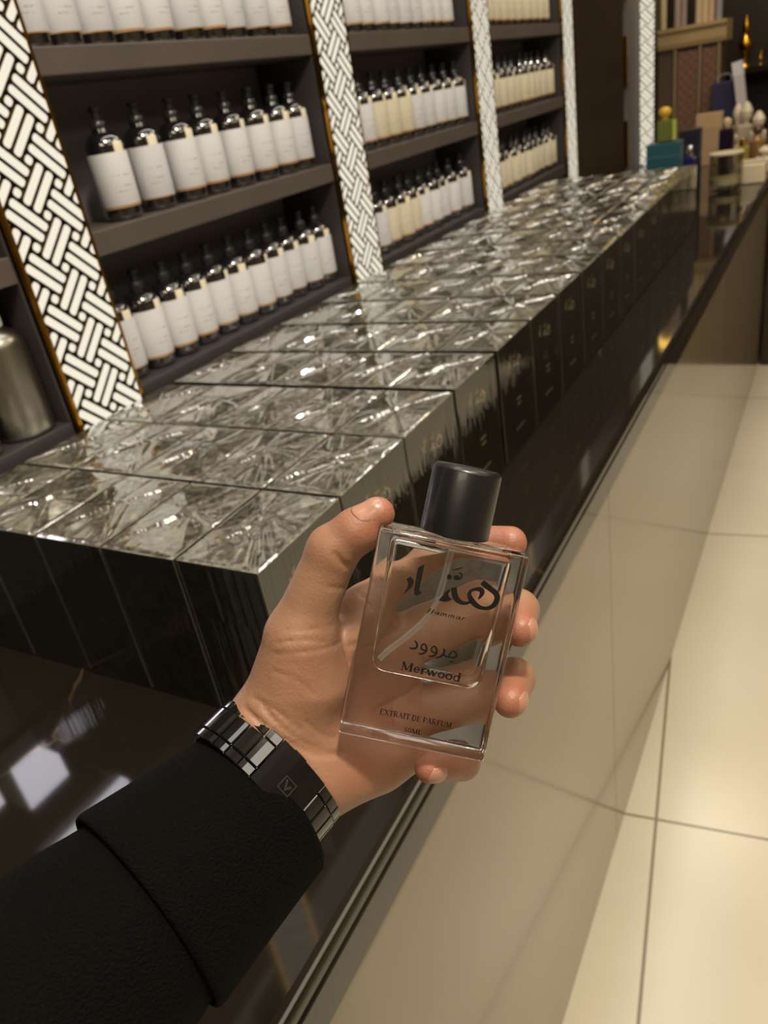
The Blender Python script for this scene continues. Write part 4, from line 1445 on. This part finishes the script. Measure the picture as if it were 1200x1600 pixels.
# ================================================================== the perfume bottle in the hand
pb = empty('perfume_bottle', to_room(bl(0, -HY, -TZ / 2)))
tag(pb, 'clear rectangular perfume bottle with black cap and black lettering held in the hand', 'perfume bottle')
BOO = np.array(pb.location)
def bpart(name, V, Fq, mats, parent, mi=None, smooth=True, recalc=True, angle=30):
    me = bpy.data.meshes.new(name)
    W3 = to_room(np.array([bl(*v) for v in V])) - BOO
    me.from_pydata(W3.tolist(), [], [tuple(int(i) for i in q) for q in Fq])
    for m in (mats if isinstance(mats, (list, tuple)) else [mats]): me.materials.append(m)
    if mi is not None: me.polygons.foreach_set('material_index', mi)
    if recalc:
        bm = bmesh.new(); bm.from_mesh(me); bmesh.ops.recalc_face_normals(bm, faces=bm.faces[:]); bm.to_mesh(me); bm.free()
    if smooth:
        me.polygons.foreach_set('use_smooth', [True] * len(me.polygons))
        me.set_sharp_from_angle(angle=math.radians(angle))
    o = bpy.data.objects.new(name, me); COL.objects.link(o); o.parent = parent
    return o
def bm_data(bm, flip=False):
    bm.verts.index_update()
    V = [tuple(v.co) for v in bm.verts]
    Fq = [tuple(v.index for v in f.verts) for f in bm.faces]
    return V, ([q[::-1] for q in Fq] if flip else Fq)
# outer body
bmo = bmesh.new(); bmesh.ops.create_cube(bmo, size=1)
for v in bmo.verts: v.co = Vector((v.co.x * 2 * HX, v.co.y * 2 * HY, v.co.z * TZ - TZ / 2))
bmesh.ops.bevel(bmo, geom=bmo.edges[:], offset=.13, segments=4, affect='EDGES', profile=.5)
bmesh.ops.recalc_face_normals(bmo, faces=bmo.faces[:])
# hollow inside: rounded floor, straight walls
def cavity():
    pts = []
    xt, xb, yt, yb, r = 2.30, 2.12, 3.70, -1.42, .55
    for (cx, cy, a0, rr) in ((xt - .25, yt - .25, 0, .25), (-xt + .25, yt - .25, 90, .25), (-xb + r, yb + r, 180, r), (xb - r, yb + r, 270, r)):
        for k in range(9):
            t = math.radians(a0 + 90 * k / 8); pts.append((cx + rr * math.cos(t), cy + rr * math.sin(t)))
    bm = bmesh.new()
    z0, z1 = -.42, -TZ + .42
    fr = [bm.verts.new((x, y, z0)) for x, y in pts]
    bk = [bm.verts.new((x, y, z1)) for x, y in pts]
    bm.faces.new(fr); bm.faces.new(bk[::-1])
    for i in range(len(pts)):
        j = (i + 1) % len(pts); bm.faces.new((fr[i], bk[i], bk[j], fr[j]))
    bmesh.ops.recalc_face_normals(bm, faces=bm.faces[:])
    es = [e for e in bm.edges if abs(e.verts[0].co.z - e.verts[1].co.z) < 1e-6]
    bmesh.ops.bevel(bm, geom=es, offset=.22, segments=4, affect='EDGES', profile=.5)
    bmesh.ops.recalc_face_normals(bm, faces=bm.faces[:])
    return bm
LN = Vector((-.325, .822, .468)).normalized()
LP = Vector((0, 3.42, 0))
wet = cavity()
r_ = bmesh.ops.bisect_plane(wet, geom=wet.verts[:] + wet.edges[:] + wet.faces[:], plane_co=LP, plane_no=LN, clear_outer=True)
edges = [e for e in r_['geom_cut'] if isinstance(e, bmesh.types.BMEdge)]
nf0 = len(wet.faces)
bmesh.ops.contextual_create(wet, geom=edges)
bmesh.ops.recalc_face_normals(wet, faces=wet.faces[:])
wet.faces.ensure_lookup_table()
LV, LF = bm_data(wet)
lmi = [1 if i >= nf0 else 0 for i in range(len(LF))]
bpart('liquid', LV, LF, [MAT['wet'], MAT['liquid_top']], pb, lmi)
dry = cavity()
bmesh.ops.bisect_plane(dry, geom=dry.verts[:] + dry.edges[:] + dry.faces[:], plane_co=LP, plane_no=LN, clear_inner=True)
V1, F1 = bm_data(bmo)
V2, F2 = bm_data(dry, flip=True)
k0 = len(V1)
bpart('glass_body', V1 + V2, F1 + [tuple(i + k0 for i in q) for q in F2], MAT['glass'], pb, recalc=False)
def blathe(prof, n=48, cx=0.0, cz=-TZ / 2):
    V, Fq = [], []
    for r0, y in prof:
        for k in range(n):
            a = 2 * math.pi * k / n
            V.append((cx + r0 * math.cos(a), y, cz + r0 * math.sin(a)))
    for i in range(len(prof) - 1):
        for k in range(n):
            Fq.append((i * n + k, i * n + (k + 1) % n, (i + 1) * n + (k + 1) % n, (i + 1) * n + k))
    Fq.append(tuple(range(n))); Fq.append(tuple((len(prof) - 1) * n + k for k in range(n)))
    return V, Fq
V, Fq = blathe([(1.28, 4.20), (1.32, 4.24), (1.325, 4.5), (1.32, 6.62), (1.29, 6.70), (1.20, 6.79), (1.16, 6.81), (.2, 6.815)], 64)
cap_o = bpart('black_cap', V, Fq, MAT['cap'], pb)
V, Fq = blathe([(.62, HY + .003), (.66, HY + .02), (.66, HY + .12), (.60, HY + .135)], 40)
bpart('sprayer_collar', V, Fq, pbr('collar_silver', (170, 168, 164), .25, metal=1.0), pb)
# dip tube, bending towards the lower left corner
tp = [(0.0, 3.66, -1.1), (-.02, 3.0, -1.1), (-.06, 2.2, -1.1), (-.14, 1.5, -1.1), (-.42, .75, -1.1), (-.95, 0.0, -1.12), (-1.5, -.65, -1.15), (-1.82, -1.1, -1.15)]
TP = smooth_line(tp, 5)
V, Fq = [], []
n = 14
for ring_r in (.125, .085):
    b0 = len(V)
    T = np.gradient(TP, axis=0); T /= np.linalg.norm(T, axis=1, keepdims=True)
    for p, t in zip(TP, T):
        e = np.cross(t, [0, 0, 1]); e /= np.linalg.norm(e); g = np.cross(e, t)
        for k in range(n):
            a = 2 * math.pi * k / n; V.append(tuple(p + (e * math.cos(a) + g * math.sin(a)) * ring_r))
    for i in range(len(TP) - 1):
        for k in range(n): Fq.append((b0 + i * n + k, b0 + i * n + (k + 1) % n, b0 + (i + 1) * n + (k + 1) % n, b0 + (i + 1) * n + k))
bpart('dip_tube', V, Fq, MAT['tube'], pb)

# lettering printed on the front face
def bl_mb(q, name):
    return bpart(name, q.v, q.f, MAT['ink'], pb, smooth=False)
T0, T1 = .004, .010
q = MB()
put_callig(q, lambda x, y, t: (*bpx(620 + x * .141667, 870 - y * .141667), t), T0, T1)
bl_mb(q, 'calligraphy')
q = MB()
def pxy(ox, oy, s):
    return lambda x, y, t: (*bpx(ox + x * s, oy + y * s), t)
pl = pxy(610, 980, .10833)
for pts in ([(348, 188, 10), (368, 212, 26), (386, 248, 28), (378, 290, 28), (338, 310, 28), (300, 306, 26), (278, 296, 16)],
            [(520, 335, 20), (480, 332, 24), (446, 306, 24), (452, 262, 22), (486, 240, 22), (514, 268, 26), (524, 320, 28), (498, 368, 28), (446, 390, 26), (402, 380, 14)],
            [(665, 368, 20), (625, 366, 24), (592, 340, 24), (598, 296, 22), (632, 274, 22), (660, 302, 26), (669, 354, 28), (644, 402, 28), (592, 424, 26), (548, 414, 14)],
            [(764, 308, 14), (778, 335, 28), (772, 378, 28), (740, 416, 28), (696, 440, 26), (650, 434, 14)],
            [(768, 392, 22), (800, 424, 24), (850, 436, 26), (916, 440, 26), (950, 418, 28), (946, 374, 28), (912, 346, 24), (878, 362, 22), (852, 404, 22), (842, 428, 16)],
            [(848, 494, 16), (885, 500, 18), (922, 506, 14)]):
    q.ribbon(smooth_line(pts, 4), pl, T0, T1)
bl_mb(q, 'arabic_name')

# a small serif alphabet: strokes (points, width); heights: capitals 1, small letters .68
K, H_ = .17, .07
def ser(x, y, w=.30): return ([(x - w / 2, y), (x + w / 2, y)], .06)
def arc_(cx, cy, rx, ry, a0, a1, n=14): return [(cx + rx * math.cos(math.radians(a0 + (a1 - a0) * i / n)), cy + ry * math.sin(math.radians(a0 + (a1 - a0) * i / n))) for i in range(n + 1)]
GL = {
    'E': (.72, [([(.18, 0), (.18, 1)], K), ([(.05, .97), (.62, .97)], H_), ([(.05, .03), (.66, .03)], H_), ([(.2, .52), (.5, .52)], H_), ([(.61, 1), (.61, .78)], H_), ([(.65, 0), (.65, .24)], H_), ([(.5, .62), (.5, .42)], H_)]),
    'X': (.82, [([(.12, 1), (.68, 0)], K), ([(.7, 1), (.12, 0)], H_), ser(.14, .97), ser(.68, .97, .24), ser(.12, .03, .24), ser(.68, .03)]),
    'T': (.74, [([(.37, 0), (.37, 1)], K), ([(.03, .97), (.71, .97)], H_), ([(.04, 1), (.04, .76)], H_), ([(.70, 1), (.70, .76)], H_), ser(.37, .03)]),
    'R': (.80, [([(.18, 0), (.18, 1)], K), ([(.05, .97), (.36, .97)] + arc_(.36, .74, .24, .23, 90, -90) + [(.2, .51)], .10), ([(.34, .52), (.68, .02)], K), ser(.18, .03), ser(.70, .03, .18)]),
    'A': (.82, [([(.41, 1), (.12, 0)], H_), ([(.38, 1), (.68, 0)], K), ([(.22, .34), (.58, .34)], H_), ser(.12, .03, .26), ser(.68, .03, .3)]),
    'I': (.40, [([(.2, 0), (.2, 1)], K), ser(.2, .97, .32), ser(.2, .03, .32)]),
    'D': (.84, [([(.18, 0), (.18, 1)], K), ([(.05, .97), (.34, .97)] + arc_(.34, .5, .36, .47, 90, -90, 20) + [(.05, .03)], .11)]),
    'P': (.70, [([(.18, 0), (.18, 1)], K), ([(.05, .97), (.34, .97)] + arc_(.34, .71, .24, .26, 90, -90) + [(.2, .45)], .10), ser(.18, .03)]),
    'F': (.66, [([(.18, 0), (.18, 1)], K), ([(.05, .97), (.6, .97)], H_), ([(.2, .5), (.48, .5)], H_), ([(.59, 1), (.59, .76)], H_), ([(.48, .6), (.48, .4)], H_), ser(.18, .03)]),
    'U': (.84, [([(.18, 1), (.18, .34)] + arc_(.42, .32, .24, .30, 180, 270, 8), K * .9), (arc_(.42, .32, .26, .30, 270, 360, 8) + [(.68, 1)], H_), ser(.18, .97), ser(.68, .97, .24)]),
    'M': (1.02, [([(.16, 0), (.16, 1)], H_), ([(.16, 1), (.5, .08)], K), ([(.5, .08), (.84, 1)], H_), ([(.84, 1), (.84, 0)], K), ser(.14, .97, .22), ser(.86, .97, .24), ser(.16, .03, .26), ser(.84, .03, .32)]),
    'L': (.66, [([(.18, 0), (.18, 1)], K), ([(.05, .03), (.6, .03)], H_), ([(.59, 0), (.59, .26)], H_), ser(.18, .97)]),
    '5': (.60, [([(.5, .96), (.16, .96), (.13, .55)], .09), ([(.13, .55)] + arc_(.28, .32, .22, .27, 110, -150), .13)]),
    '0': (.62, [(arc_(.31, .5, .22, .46, 90, 450, 26), .12)]),
    'e': (.58, [([(.12, .38), (.46, .38)] + arc_(.29, .36, .19, .30, 5, 320, 20), .11)]),
    'r': (.50, [([(.16, 0), (.16, .66)], K), (arc_(.36, .42, .18, .22, 165, 60, 8), .12), ser(.17, .03, .3), ser(.10, .64, .16)]),
    'w': (.90, [([(.08, .66), (.28, .02)], K), ([(.28, .02), (.46, .66)], H_), ([(.44, .66), (.62, .02)], K), ([(.62, .02), (.82, .66)], H_), ser(.08, .64, .24), ser(.44, .64, .2), ser(.82, .64, .18)]),
    'o': (.62, [(arc_(.31, .33, .22, .30, 90, 450, 26), .13)]),
    'd': (.66, [([(.50, 0), (.50, 1.02)], K * .9), (arc_(.30, .33, .20, .30, 90, 450, 24), .12), ser(.43, .99, .18), ser(.56, .03, .2)]),
    'H': (.92, [([(.26, 0), (.34, 1)], .12), ([(.66, 0), (.74, 1)], .12), ([(.1, .5), (.86, .54)], .08), ([(.34, 1), (.16, .9)], .07)]),
    'a': (.62, [(arc_(.25, .30, .15, .25, 60, 420, 18), .10), ([(.46, .62), (.44, .30), (.44, .08), (.60, .04)], .12)]),
    'm': (.84, [([(.14, .58), (.12, 0)], .11), (arc_(.26, .40, .13, .18, 170, 20, 8) + [(.38, 0)], .11), (arc_(.52, .40, .13, .18, 170, 20, 8) + [(.64, .06), (.76, .04)], .11)]),
    'ri': (.56, [([(.14, .58), (.12, 0)], .11), (arc_(.30, .38, .16, .20, 170, 50, 8), .11)]),
    ' ': (.30, []),
}
def write(q, text, p0, p1, cap, slant=0.0):
    """set a line of type from baseline point p0 to p1 (points on the front face), cap height in cm"""
    p0, p1 = np.array(bpx(*p0)), np.array(bpx(*p1))
    tot = sum(GL[c][0] for c in text)
    sx = np.linalg.norm(p1 - p0) / tot
    u = (p1 - p0) / np.linalg.norm(p1 - p0)
    v = np.array([-u[1], u[0]])
    x = 0.0
    for c in text:
        for pts, wd in GL[c][1]:
            P = [(a, b_, wd) for a, b_ in pts]
            if len(P) == 2:
                P = [P[0], ((P[0][0] + P[1][0]) / 2, (P[0][1] + P[1][1]) / 2, wd), P[1]]
            def place(a, b_, t):
                w_ = p0 + u * ((x + a) * sx + slant * b_ * cap) + v * b_ * cap
                return (w_[0], w_[1], t)
            q.ribbon(P, place, T0, T1)
        x += GL[c][0]
q = MB(); write(q, 'Merwood', (625, 1047.6), (719.5, 1067.2), .335); bl_mb(q, 'latin_name')
q = MB(); write(q, 'EXTRAIT DE PARFUM', (592.5, 1120), (706, 1142.6), .215); bl_mb(q, 'concentration_line')
q = MB(); write(q, '50ML', (630.5, 1149), (659, 1154.8), .19); bl_mb(q, 'volume_line')
q = MB(); write(q, ['H', 'a', 'm', 'm', 'a', 'ri'], (664, 955.5), (727, 969), .19, .25); bl_mb(q, 'latin_script')
